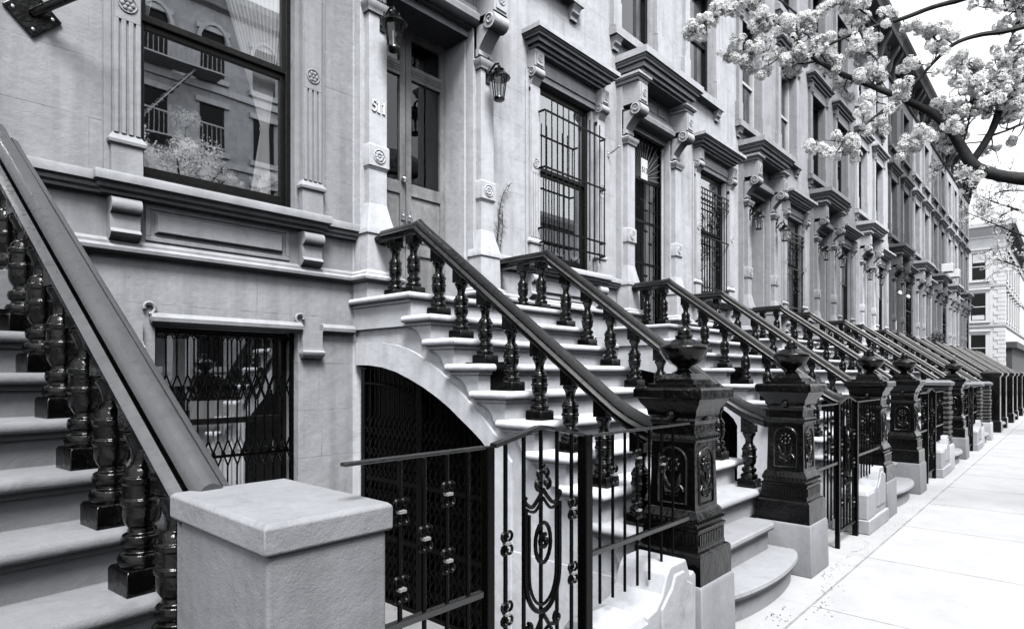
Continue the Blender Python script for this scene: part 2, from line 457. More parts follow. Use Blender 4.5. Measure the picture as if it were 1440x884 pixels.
def curtains(win, kind=0):
    gx0, gx1 = 3.22, 4.36
    if kind == 0:
        # right hand drape: gathered at a tie
        mb = MB()
        def row(z, x0, x1, n=60, amp=.02):
            return [(x0 + (x1 - x0) * i / n, .215 + amp * .8 * math.sin(i * 1.33 + .3 * math.sin(z * 5)) , z) for i in range(n + 1)]
        lv = []
        tie = 3.90
        for k in range(15):
            t = k / 14; z = 5.55 - (5.55 - tie) * t
            e = t ** 1.5
            lv.append(row(z, 3.62 + (4.20 - 3.62) * (t ** .8), 4.40 + (4.27 - 4.40) * e, amp=.03 * (1 - t) + .012))
        for k in range(1, 9):
            t = k / 8; z = tie - (tie - 3.28) * t
            lv.append(row(z, 4.20 - .10 * t, 4.27 + .015 * t, amp=.012 + .012 * t))
        fs = []; n = 61
        for i in range(len(lv) - 1):
            for j in range(n - 1): fs.append((i * n + j, i * n + j + 1, (i + 1) * n + j + 1, (i + 1) * n + j))
        mb.add([p for r in lv for p in r], fs)
        mb.ball((4.235, .24, 3.9), .04, 8, 6, (1, .7, 1.2))
        mb.build('curtain', M['curtain'], win, smooth=180)
        mb = MB(); lv = []
        for k in range(13):
            t = k / 12; z = 5.55 - 1.5 * t
            lv.append(row(z, 3.18, 3.55 - .36 * t ** .7, 30, .02))
        fs = []; n = 31
        for i in range(len(lv) - 1):
            for j in range(n - 1): fs.append((i * n + j, i * n + j + 1, (i + 1) * n + j + 1, (i + 1) * n + j))
        mb.add([p for r in lv for p in r], fs)
        mb.build('curtain', M['curtain'], win, smooth=180)
    elif kind == 1:
        mb = MB()
        for x0, x1 in ((3.2, 3.5), (4.1, 4.4)):
            n = 24; lv = [[(x0 + (x1 - x0) * i / n, .3 + .02 * math.sin(i * 1.7), z) for i in range(n + 1)] for z in (5.55, 3.25)]
            mb.add(lv[0] + lv[1], [(i, i + 1, n + 2 + i, n + 1 + i) for i in range(n)])
        mb.build('curtain', M['curtain'], win, smooth=180)

def window_guard(win, kind):
    mb = MB()
    x0, x1, z0, z1 = 3.1, 4.5, 3.38, 5.10
    if kind == 0:     # plain bars standing off the wall with spiked heads
        y = -.17
        n = 12
        for i in range(n):
            x = x0 + .02 + (x1 - x0 - .04) * i / (n - 1)
            mb.tube([(x, y, z0 + (0 if i in (0, n - 1) else -.12)), (x, y, z1 + (0 if i in (0, n - 1) else .17))], .009, 5)
        for z in (z0, z0 + .19, 4.36, z1):
            mb.box(x0, x1, y - .006, y + .006, z - .013, z + .013)
            for x in (x0, x1): mb.box(x - .008, x + .008, y, -.04 if z < 5 else -.04, z - .012, z + .012)
        mb.build('window_guard', M['iron'], win)
    else:             # framed grille with scrolls, standing close to the reveal
        y = -.03; x0, x1, z0, z1 = 3.16, 4.48, 3.2, 5.2
        for i in range(13):
            x = x0 + (x1 - x0) * i / 12
            mb.tube([(x, y, z0), (x, y, z1)], .009, 5)
        for z in (z0, z0 + .12, 4.3, z1 - .22, z1 - .1, z1): mb.box(x0, x1, y - .008, y + .008, z - .012, z + .012)
        xc = (x0 + x1) / 2
        for zc in (3.75, 4.05, 4.55, 4.8):
            for s in (-1, 1):
                mb.tube(spiral(xc + s * .1, y - .012, zc, .1, 1.3, 0, s), .011, 5)
        mb.build('window_guard', M['iron'] if kind == 1 else M['paleframe'], win)

def upper_window(parent, c, z0, z1, tone, hood, shade=0, pale=0):
    mb = MB()
    fm = M['paleframe'] if pale else M['sash']
    a, b = c - .56, c + .56
    mb.box(a, a + .08, .12, .2, z0, z1); mb.box(b - .08, b, .12, .2, z0, z1); mb.box(a + .08, b - .08, .12, .2, z1 - .08, z1); mb.box(a + .08, b - .08, .12, .2, z0, z0 + .08)
    zm = (z0 + z1) / 2
    mb.box(a + .08, b - .08, .13, .19, zm - .03, zm + .03)
    win = mb.build('window', fm, parent, smooth=0)
    mb = MB(); mb.add([(a + .08, .17, z0 + .08), (b - .08, .17, z0 + .08), (b - .08, .17, z1 - .08), (a + .08, .17, z1 - .08)], [(0, 1, 2, 3)])
    mb.build('pane', M['upper_glass'], win, smooth=0, recalc=False)
    if shade:
        mb = MB(); zb = z1 - (z1 - z0) * shade
        for k in range(int((z1 - zb) / .05)):
            z = z1 - .05 * (k + 1); mb.add([(a + .1, .26, z), (b - .1, .26, z), (b - .1, .285, z + .05), (a + .1, .285, z + .05)], [(0, 1, 2, 3)])
        mb.build('blind', M['shade'], win, smooth=0)
    mb = MB()
    for s in (-1, 1):
        xe = c + s * .56
        mb.box(min(xe, xe + s * .17), max(xe, xe + s * .17), -.07, .01, z0 + .42, z1)
        mb.box(min(xe, xe + s * .22), max(xe, xe + s * .22), -.085, .01, z0, z0 + .40)
        mb.box(min(xe, xe + s * .20), max(xe, xe + s * .20), -.078, .01, z0 + .40, z0 + .42)
    mb.box(c - .73, c + .73, -.07, .01, z1, z1 + .14)
    mb.build('architrave', M['stone'], win, smooth=0, tone=tone, bevel=.006)
    mb = MB()
    mb.ringbox(c - .74, c + .74, -.08, .01, [(0, z0 - .14), (.05, z0 - .135), (.055, z0 - .01), (0, z0 - .001)], (1, 1, 1, 0))
    for s in (-1, 1):
        mb.ringbox(c + s * .66 - .07, c + s * .66 + .07, -.02, .01, [(0, z0 - .34), (.02, z0 - .33), (.02, z0 - .28), (.06, z0 - .24), (.06, z0 - .2), (.1, z0 - .14)], (.2, .2, 1, 0))
    mb.build('sill', M['stone'], win, tone=tone)
    if hood:
        mb = MB()
        zt = z1 + .14
        mb.mould(c - .72, c + .72, [(.07, zt + .0), (.07, zt + .14), (.11, zt + .142), (.115, zt + .2), (.16, zt + .203), (.17, zt + .27), (.21, zt + .273), (.215, zt + .3), (.235, zt + .302), (.235, zt + .36), (0, zt + .38)], ends=.8)
        mb.build('hood', M['stone'], win, tone=tone)
        for s in (-1, 1):
            mb = MB(); console(mb, c + s * .65, .15, zt + .15, zt - .32, .10)
            mb.build('bracket', M['stone'], win, tone=tone)
    return win

def door_surround(parent, tone):
    st = M['stone']
    c = DOORU
    mb = MB()
    # reveal lining: plain, running back to the door
    for s in (-1, 1):
        x = c + s * .665
        mb.prism([(x, -.03), (x - s * .055, .05), (x - s * .06, .50), (x + s * .01, .50), (x + s * .01, -.03)] if s > 0 else
                 [(x, -.03), (x + .01 - .02, -.03), (x - .01, .50), (x + .06, .50), (x + .055, .05)], 'z', LAND, 5.66)
    mb.box(c - .61, c + .61, -.02, .5, 5.60, 5.68)
    root = mb.build('door_surround', st, parent, smooth=0, tone=tone)
    for s in (-1, 1):
        mb = MB(); xc = c + s * .77; w = .21
        mb.box(xc - w / 2 - .05, xc + w / 2 + .05, -.10, .01, LAND + .1, 5.75)
        mb.box(xc - w / 2, xc + w / 2, -.18, -.095, 3.34, 5.34)
        # lower block with rosette and wedge under it
        mb.ringbox(xc - w / 2, xc + w / 2, -.18, -.09, [(.0, 3.665), (.018, 3.70), (.022, 3.70), (.022, 3.90), (.01, 3.915), (0, 3.92)], (.7, .7, 1, 0))
        rosette(mb, xc, -.204, 3.80, .066, 8)
        # splayed foot
        mb.ringbox(xc - w / 2, xc + w / 2, -.18, -.02, [(.075, LAND), (.075, 2.54), (.11, 2.545), (.135, 2.565), (.14, 2.59), (.12, 2.61), (.105, 2.615), (.105, 2.635), (.06, 2.665), (.052, 3.02), (.066, 3.025), (.066, 3.05), (.056, 3.09), (.028, 3.20), (.010, 3.29), (0, 3.34)], (1, 1, 1, 0))
        mb.ringbox(xc - w / 2, xc + w / 2, -.18, -.09, [(0, 5.20), (.02, 5.21), (.03, 5.25), (.045, 5.27), (.05, 5.31), (0, 5.34)], (1, 1, 1, 0))
        mb.build('pilaster', st, root, tone=tone, bevel=.003)
        mb = MB()
        mb2 = MB(); console(mb2, xc, .23, 6.10, 5.36, .30)
        mb2.v = [(x, y - .1, z) for x, y, z in mb2.v]
        mb.v, mb.f, mb.mi = mb2.v, mb2.f, mb2.mi
        mb.box(xc - .14, xc + .14, -.10, .01, 5.34, 6.10)
        mb.build('bracket', st, root, tone=tone)
    mb = MB()
    pr = [(.0, 6.10), (.0, 6.125), (.025, 6.127), (.03, 6.165), (.055, 6.18), (.06, 6.20), (.075, 6.202), (.075, 6.24)]
    for s in (-1, 1):
        mb.ringbox(c + s * .77 - .12, c + s * .77 + .12, -.36, .01, pr, (1, 1, 1, 0))
    pr = [(.36, 6.235), (.36, 6.27), (.41, 6.273), (.41, 6.325), (.455, 6.33), (.46, 6.40), (.50, 6.405), (.505, 6.43), (.53, 6.45), (.53, 6.47), (.56, 6.473), (.56, 6.575), (.55, 6.58), (0, 6.63)]
    mb.mould(c - .40, c + .40, pr)
    mb.box(c - .64, c + .64, -.08, .01, 5.68, 6.22)
    for k in range(3):
        mb.box(c - .5 + k * .36, c - .5 + k * .36 + .28, -.09, -.075, 6.0, 6.15)
    mb.ringbox(c - .63, c + .63, -.1, .01, [(0, 5.69), (.05, 5.70), (.09, 5.74), (.1, 5.80), (.05, 5.86), (.05, 5.9), (0, 5.92)], (0, 0, 1, 0))
    mb.build('cornice', st, root, tone=tone)
    return root

def door_leaf(parent, x0, x1, y, meet):
    mb = MB(); z0, z1 = LAND + .02, 5.60
    s = .075
    mb.box(x0, x0 + s, y, y + .05, z0, z1); mb.box(x1 - s, x1, y, y + .05, z0, z1)
    for a, b in ((z0, z0 + .2), (3.02, 3.12), (3.70, 3.84), (5.04, 5.20), (z1 - .1, z1)):
        mb.box(x0 + s, x1 - s, y, y + .05, a, b)
    mb.box(x0 + s, x1 - s, y + .02, y + .03, z0 + .2, 3.02); mb.box(x0 + s, x1 - s, y + .02, y + .03, 3.12, 3.70)
    mb.ringbox(x0 + s + .05, x1 - s - .05, y + .01, y + .03, [(0, 3.18), (.0, 3.64)], (0, 0, 0, 0))
    for q in range(3): mb.box(x0 + s, x1 - s, y - .008, y + .0, 5.085 + q * .03, 5.098 + q * .03)
    d = mb.build('door', M['wood'], parent, smooth=0, bevel=.004)
    mb = MB(); [mb.add([(x0 + s, y + .03, a), (x1 - s, y + .03, a), (x1 - s, y + .03, b), (x0 + s, y + .03, b)], [(0, 1, 2, 3)]) for a, b in ((3.84, 5.04), (5.20, z1 - .1))]
    mb.build('pane', M['door_glass'], d, smooth=0, recalc=False)
    hx = x1 - .04 if meet > 0 else x0 + .04
    mb = MB()
    for z in (3.16, 3.46): mb.box(hx - .028, hx + .028, y - .012, y, z - .06, z + .06)
    mb.tube([(hx + .005, y - .01, 3.16), (hx + .005, y - .06, 3.19), (hx + .005, y - .065, 3.3), (hx + .005, y - .06, 3.43), (hx + .005, y - .01, 3.46)], .011, 6)
    if meet > 0: mb.ball((hx, y - .03, 3.86), .035)
    mb.build('handle', M['metal'], d)
    return d

def entry(parent, kind):
    c = DOORU
    if kind in ('leaves', 'dark'):
        door_leaf(parent, c - .60, c - .005, .37, 1); door_leaf(parent, c + .005, c + .60, .37, -1)
        if kind == 'dark':
            for ch in parent.children:
                if ch.name.split('.')[0] == 'door': ch.data.materials[0] = M['darkwood']
    if kind == 'gate':
        mb = MB(); mb.box(c - .6, c + .6, .40, .44, LAND, 5.6); 
        d = mb.build('door', M['darkwood'], parent, smooth=0)
        mb = MB(); y = .08; zt = 4.9
        for a, b in ((c - .6, c - .55), (c + .44, c + .49)): mb.box(a, b, y - .02, y + .02, LAND, zt)
        mb.box(c + .55, c + .6, y - .02, y + .02, LAND, 5.6); mb.box(c - .6, c - .57, y - .02, y + .02, zt, 5.6)
        for z in (LAND + .05, 3.5, 4.2, zt): mb.box(c - .55, c + .55, y - .015, y + .015, z - .02, z + .02)
        mb.box(c - .6, c + .6, y - .02, y + .02, zt - .03, zt + .03); mb.box(c - .57, c + .55, y - .02, y + .02, 5.55, 5.6)
        for k in range(7):
            x = c - .47 + k * .14; mb.tube([(x, y, LAND), (x, y, zt)], .009, 5)
            for z in (2.75, 3.1, 3.85, 4.55) if k % 2 else (2.95, 3.3, 4.05, 4.4):
                for s in (-1, 1): mb.tube(spiral(x + s * .028, y - .012, z, .026, 1.2, 0, s, n=8), .008, 4)
        gt = mb.build('gate', M['iron'], parent, label='black iron entrance gate with fan bars above')
        mb = MB()
        for k in range(19):
            a = PI * (k + .5) / 19; L = min(.58 / max(.01, abs(math.cos(a))), .62 / max(.01, math.sin(a)))
            mb.tube([(c, y, zt + .03), (c + L * math.cos(a), y, zt + .03 + L * math.sin(a))], .006, 4)
        mb.build('fan_bars', M['clip'], gt)
        mb = MB(); mb.box(c - .1, c + .1, y - .04, y - .03, zt, zt + .34)
        pl = mb.build('number_plate', M['white'], gt, smooth=0)
        t = text_mesh('513', .13, .004); t.data.materials.append(M['iron']); t.name = 'numerals'; t.parent = pl
        t.location = (c - .09, y - .041, zt + .11); t.rotation_euler = (PI / 2, 0, 0)
    if kind == 'storm':
        mb = MB(); mb.box(c - .6, c + .6, .42, .46, LAND, 5.6)
        for a in (c - .6, c + .52): mb.box(a, a + .08, .36, .42, LAND, 5.6)
        d = mb.build('door', M['darkwood'], parent, smooth=0)
        mb = MB(); mb.add([(c - .4, .40, 3.5), (c + .4, .40, 3.5), (c + .4, .40, 5.0), (c - .4, .40, 5.0)], [(0, 1, 2, 3)]); mb.build('pane', M['glass'], d, smooth=0, recalc=False)

def text_mesh(body, size, ext):
    cu = bpy.data.curves.new('numerals', 'FONT'); cu.body = body; cu.size = size; cu.extrude = ext
    o = bpy.data.objects.new('numerals', cu); COL.objects.link(o)
    dg = bpy.context.evaluated_depsgraph_get()
    me = bpy.data.meshes.new_from_object(o.evaluated_get(dg))
    bpy.data.objects.remove(o)
    o2 = bpy.data.objects.new('numerals', me); COL.objects.link(o2)
    return o2

def basement(parent, tone):
    st = M['stone']
    mb = MB()
    pr = [(0, 2.54), (.05, 2.545), (.075, 2.565), (.08, 2.59), (.06, 2.61), (.045, 2.615), (.045, 2.635), (.02, 2.65), (0, 2.665)]
    mb.ringbox(2.10, P + .36, -.001, .02, pr, (0, 0, 1, 0))
    mb.build('base_moulding', st, parent, tone=tone)
    mb = MB()
    ln = [(0, 2.035), (.04, 2.04), (.07, 2.06), (.075, 2.09), (.05, 2.12), (0, 2.13)]
    mb.ringbox(3.23, 4.44, -.001, .02, ln, (.3, .3, 1, 0))
    for s, x in ((-1, 3.20), (1, 4.46)):
        mb.tube(spiral(x, -.02, 2.165, .05, .8, -PI / 2, -s, n=12, shrink=.35), .014, 6)
    mb.ringbox(4.67, P + .30, -.001, .02, ln, (0, 0, 1, 0)); mb.ringbox(2.1, 2.95, -.001, .02, ln, (0, 0, 1, 0))
    for x in (4.57, 3.05):
        mb.box(x - .1, x + .1, -.05, .01, 1.90, 2.06)
        mb.ringbox(x - .1, x + .1, -.05, .01, [(0, 1.80), (.005, 1.81), (.025, 1.83), (.03, 1.855), (.01, 1.875), (.008, 1.90)], (.5, .5, 1, 0))
    lint = mb.build('lintel', st, parent, tone=tone)
    mb = MB(); a, b, z0, z1 = 3.25, 4.45, .5, 2.03
    mb.box(a, a + .05, .22, .28, z0, z1); mb.box(b - .05, b, .22, .28, z0, z1); mb.box(a + .05, b - .05, .22, .28, z1 - .05, z1); mb.box(a + .05, b - .05, .22, .28, z0, z0 + .05); mb.box(a + .05, b - .05, .2, .26, 1.22, 1.27)
    win = mb.build('window', M['sash'], parent, smooth=0)
    mb = MB(); mb.add([(a + .05, .25, z0), (b - .05, .25, z0), (b - .05, .25, z1), (a + .05, .25, z1)], [(0, 1, 2, 3)]); mb.build('pane', M['glass'], win, smooth=0, recalc=False)
    # expanding lattice guard
    mb = MB(); y = .10; n = 14; dx = (b - a - .06) / n
    mb.box(a, a + .03, y - .02, y + .02, z0, z1); mb.box(b - .03, b, y - .02, y + .02, z0, z1)
    for z in (z0 + .02, .95, z1 - .04): mb.box(a, b, y - .012, y + .012, z - .012, z + .012)
    for k in range(n + 1):
        x = a + .03 + k * dx
        for zz0, zz1 in ((z0, .86), (1.08, 1.42), (1.62, z1 - .1)):
            xx = x
            mb.tube([(xx, y, zz0), (xx, y, zz1)], .008, 4)
        if k < n:
            mb.tube([(x + dx / 2 + dx / 2 * math.cos(t * PI / 6), y, z1 - .1 + .06 * math.sin(t * PI / 6)) for t in range(7)], .007, 4)
            for z in (.86, 1.42):
                h = .11
                mb.tube([(x, y, z), (x + dx, y, z + 2 * h)], .008, 4); mb.tube([(x + dx, y - .012, z), (x, y - .012, z + 2 * h)], .008, 4)
                mb.box(x + dx / 2 - .014, x + dx / 2 + .014, y - .022, y, z + h - .015, z + h + .015)
    mb.build('window_guard', M['iron'], win)
    return win

def roof_cornice(parent, tone):
    mb = MB()
    pr = [(.08, 13.45), (.1, 13.5), (.14, 13.55), (.14, 13.75), (.45, 13.90), (.47, 14.0), (.48, 14.1), (.54, 14.18), (.58, 14.26), (.58, 14.38), (0, 14.42)]
    mb.ringbox(OFF + .005, P + OFF - .005, 0, .3, pr, (0, 0, 1, 0))
    mb.mould(OFF + .01, P + OFF - .01, [(0, 12.86), (.06, 12.9), (.08, 12.98), (0, 13.0)], ends=0)
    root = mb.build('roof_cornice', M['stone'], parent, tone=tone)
    for k in range(4):
        x = OFF + .3 + k * (P - .6) / 3
        mb = MB(); mb.prism([(.01, 13.0), (-.1, 13.0), (-.16, 13.2), (-.2, 13.45), (-.32, 13.62), (-.42, 13.8), (-.42, 13.89), (.01, 13.89)], 'x', x - .1, x + .1)
        mb.build('bracket', M['stone'], root, tone=tone)
    for k in range(9):
        mb = MB(); x = OFF + .35 + k * (P - .7) / 8; mb.box(x - .07, x + .07, -.20, -.1, 13.58, 13.74)
        mb.build('dentil', M['stone'], root, smooth=0, tone=tone)
    return root

def make_house(idx, entry_kind, guard, curt, name='brownstone_house'):
    tone = WALLTONE[idx]
    h = thing(name, 'x', 'house', (HOUSE_X[idx], 0, 0), 0, 'brownstone houses in the row')
    build_wall(h, tone)
    basement(h, tone)
    w = parlor_window(h, tone)
    if guard is not None: window_guard(w, guard)
    if curt is not None: curtains(w, curt)
    door_surround(h, tone); entry(h, entry_kind)
    for c in (.93, 3.25):
        upper_window(h, c, 6.98, 9.15, tone, idx > 0, shade=(.0 if c < 2 else .45), pale=idx % 2)
        upper_window(h, c, 10.42, 12.3, tone, False, shade=.3 if c < 2 else 0)
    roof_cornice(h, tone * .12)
    return h

houses = []
h0 = make_house(0, 'storm', None, 0); houses.append(h0)
bw = [c for c in h0.children if c.name.split('.')[0] == 'window' and c.location.z == 0][0]
for x0, x1, z0, z1 in ((3.30, 3.62, 1.55, 1.95), (3.62, 4.08, .55, 1.42)):  # pale sheets added for bright patches that show in the basement pane
    mb = MB(); n = 20
    lv = [[(x0 + (x1 - x0) * i / n, .31 + .012 * math.sin(i * 1.1), z) for i in range(n + 1)] for z in (z0, z1)]
    mb.add(lv[0] + lv[1], [(i, i + 1, n + 2 + i, n + 1 + i) for i in range(n)]); mb.build('curtain', M['curtain'], bw, smooth=180)
h1 = make_house(1, 'leaves', 0, None); houses.append(h1)
h2 = make_house(2, 'gate', 1, None); houses.append(h2)
h3 = make_house(3, 'dark', 1, 1); houses.append(h3)
h4 = make_house(4, 'dark', None, 1); houses.append(h4)
for i in range(5, 11):
    src = houses[[4, 3, 4, 3, 4, 3][i - 5]]
    h = dup(src, (HOUSE_X[i], 0, 0)); houses.append(h)
    t = WALLTONE[i]
    retone(h, t)
    for ch in h.children:
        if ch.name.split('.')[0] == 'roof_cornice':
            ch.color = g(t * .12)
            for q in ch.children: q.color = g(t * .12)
LAB = ['pale grey brownstone house nearest on the left, big ground window with white lace curtains',
       'pale painted brownstone house numbered 511 with weathered double doors',
       'pale brownstone house with fan-barred iron door gate, next past number 511',
       'mid-grey brownstone house second past number 511, two carriage lanterns at its deep plain doorway',
       'dark grey brownstone house third past number 511, behind the stoop with a block pillar',
       'whitish brownstone house fourth past number 511',
       'darkest brownstone house, two round white globes lit beside its door',
       'mid-grey brownstone house just beyond the darkest one',
       'dark brownstone house second beyond the darkest one',
       'pale brownstone house third beyond the darkest one, white air conditioner in an upper window',
       'grey brownstone house at the far end of the row']
for h, l in zip(houses, LAB): h['label'] = l
# house number: serif numerals cut from flat white metal
def digit(mb, d, x, z, h):
    w = h * .5; t = h * .13; y0, y1 = -.012, 0
    if d == '1':
        mb.box(x + w * .42 - t / 2, x + w * .42 + t / 2, y0, y1, z + h * .06, z + h * .97); mb.box(x + w * .1, x + w * .75, y0, y1, z, z + h * .06)
        mb.prism([(x + w * .08, z + h * .76), (x + w * .42 - t / 2 + .001, z + h), (x + w * .42 + t / 2, z + h), (x + w * .42 - t / 2 + .001, z + h * .84)], 'y', y0 + .001, y1 - .001)
    if d == '5':
        mb.box(x + w * .2, x + w * .9, y0, y1, z + h * .88, z + h); mb.box(x + w * .2, x + w * .2 + t * .6, y0, y1, z + h * .5, z + h * .88)
        n = 14; c = (x + w * .45, z + h * .32)
        def q(a, r): return (c[0] + r * math.cos(a) * .85, c[1] + r * math.sin(a))
        for k in range(n):
            a0, a1 = [2.25 - (2.25 + 2.5) * (k + e) / n for e in (0, 1)]
            mb.prism([q(a0, h * .32), q(a1, h * .32), q(a1, h * .2), q(a0, h * .2)], 'y', y0, y1)
mb = MB()
for k, d in enumerate('511'): digit(mb, d, 3.555 + k * .060 - X511, 4.24, .115)
mb.v = [(x, y - .18, z) for x, y, z in mb.v]
t = mb.build('house_number', M['white'], h1, smooth=0); t['label'] = 'white numerals 511 on the door pilaster'

# ------------------------------------------------------------------ stoop prototype (local: x across, y=0 house wall, street at -y)
XR = .93      # handrail centre
NEW_X, NEW_Y = .985, -3.48
LIFT, RTOP = .56, 2.935
def rail_line():
    y1 = FRONT - RUN * .5; z1 = LAND - RISE + LIFT
    return (lambda y: z1 + RISE / RUN * (y - y1)), y1 + (RTOP - z1) * RUN / RISE
RF, YB = rail_line()

def handrail(sx, tone, parent, name='handrail', wide=1.0, ease=True):
    hp = [(-.052, 0), (-.062, .014), (-.080, .02), (-.084, .028), (-.084, .052), (-.078, .060), (-.055, .072), (-.053, .054), (-.045, .054), (-.043, .080), (-.035, .106), (-.021, .125), (-.006, .131)]
    prof = [(a * wide, b) for a, b in hp] + [(-a * wide, b) for a, b in reversed(hp)]
    path = [(-.015, RTOP - .015, 1.22), (-.05, RTOP - .01, 1.22), (-.16, RTOP - .005, 1.05), (YB + .05, RTOP, 1), (YB - .02, RTOP - .01, 1), (YB - .08, RF(YB - .08) - .003, 1)]
    y = YB - .5
    while y > -2.8: path.append((y, RF(y), 1)); y -= .45
    path += [(-2.86, RF(-2.86), 1), (-3.06, RF(-3.06), 1)] if not ease else [(-2.86, RF(-2.86), 1), (-2.98, RF(-2.98) + .003, 1), (-3.08, RF(-3.08) + .018, 1), (-3.18, RF(-3.18) + .048, 1), (-3.30, RF(-3.30) + .10, 1.0)]
    rings = []
    for i, (y, z, w) in enumerate(path):
        st = 1.0 if i < 4 else 1.18
        rings.append([(sx + px * w, y, z + pz * st) for px, pz in prof])
    mb = MB(); mb.loft(rings)
    n = len(prof); low = set(range(0, 4)) | set(range(n - 5, n)) | {6, 7, 8, n - 10, n - 9, n - 8}
    for q in range((len(rings) - 1) * n):
        if q % n in low: mb.mi[q] = 1
    return mb.build(name, [M['rail'], M['black']], parent, smooth=28, tone=tone)

BAL = [(.080, .075), (.086, .085), (.088, .1), (.080, .114), (.062, .119), (.06, .13), (.072, .137), (.077, .153), (.071, .169), (.054, .175), (.05, .19), (.058, .198), (.068, .212),
       (.072, .228), (.072, .258), (.079, .262), (.079, .277), (.071, .281), (.07, .322), (.077, .326), (.077, .343), (.068, .347), (.062, .362), (.055, .372), (.043, .38), (.039, .402), (.043, .425), (.055, .45), (.066, .462), (.068, .478), (.056, .484)]
def baluster_mb(w, lift, slope):
    zs = lift / .56; mb = MB(); q = .092 * w
    mb.ringbox(-q, q, -q, q, [(0, 0), (0, .066 * zs), (-.008, .076 * zs)])
    mb.lathe(0, 0, [(r * w, z * zs) for r, z in BAL], 18)
    t = .066 * w; z0 = .484 * zs; zt = lift + .03
    mb.loft([[(-t, -t, z0), (t, -t, z0), (t, t, z0), (-t, t, z0)], [(-t, -t, zt - slope * t), (t, -t, zt - slope * t), (t, t, zt + slope * t), (-t, t, zt + slope * t)]])
    return mb

def steps(parent, tone, skew_left=True):
    out = []
    W = 1.10; OV = .05
    for k in range(11):
        z = LAND - RISE * k; yf = FRONT - RUN * k + (.035 if k == 8 else .12 if k == 9 else 0)
        last = k >= 9
        mb = MB()
        nos = [(-.012, z - .06), (.004, z - .057), (.013, z - .045), (.016, z - .031), (.012, z - .016), (.003, z - .005), (-.012, z)]
        if k == 10:
            # curved bottom step bulging past the newels
            n = 20; w = .745
            def arc(d, zz):
                pts = [(-w, -3.0, zz)]
                for i in range(n + 1):
                    x = -w + 2 * w * i / n
                    pts.append((x + (d if i == n else -d if i == 0 else 0) * 0, -3.585 - .13 * max(0, 1 - (x / w) ** 2) ** .7 - d, zz))
                pts.append((w, -3.0, zz)); return pts
            mb.loft([arc(-.045, 0), arc(-.045, z - .06), arc(.0, z - .055), arc(.012, z - .03), arc(.006, z - .008), arc(-.01, z)])
        elif k == 9:
            def arc9(d, zz):
                w = .70; c = .10
                return [(-w - d, -2.7, zz), (-w - d, yf + c, zz)] + [(-w + c - (c + d) * math.cos(PI / 2 * i / 5), yf + c - (c + d) * math.sin(PI / 2 * i / 5), zz) for i in range(1, 6)] + [(w - c + (c + d) * math.sin(PI / 2 * i / 5), yf + c - (c + d) * math.cos(PI / 2 * i / 5), zz) for i in range(0, 6)] + [(w + d, -2.7, zz)]
            mb.loft([arc9(-.04, 0), arc9(-.04, z - .056), arc9(-.012, z - .055), arc9(.004, z - .05), arc9(.012, z - .03), arc9(.008, z - .01), arc9(-.006, z)])
        else:
            back = yf + RUN + .09 if k else 0
            w = W + OV
            rear = yf + RUN + .10 if k else -.01
            mb.ringbox(-w, w, yf, rear, nos, (1, 1, 1, 0))
            # fillet under the nosing
            mb.ringbox(-W - .018, W + .018, yf + .034, rear - .012, [(0, z - .088), (0, z - .059)], (1, 1, 1, 0))
            zb = z - RISE + .0
            # riser block with scrolled tail
            h = RISE - .085
            yr = rear - .02
            pts = [(yf + .055, z - .084), (yf + .055, z - .084 - h - .02)]
            if k == 0:
                pts = [(-.95 + .04, z - .084), (-.95 + .04, z - .30), (-.01, z - .30), (-.01, z - .084)]
            else:
                yt = yf + .18
                pts += [(yt, z - .084 - h - .02)]
                for i in range(1, 8):
                    t = i / 7
                    pts.append((yt + (yr - yt) * (1 - math.cos(t * PI / 2)) ** 1.0 * 1.0, z - .084 - h - .02 + (h + .005) * math.sin(t * PI / 2) ** 1.2))
                pts.append((yr, z - .084))
            mb.prism(pts, 'x', -W, W)
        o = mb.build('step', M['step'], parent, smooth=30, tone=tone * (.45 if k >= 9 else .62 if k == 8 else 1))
        out.append(o)
    return out

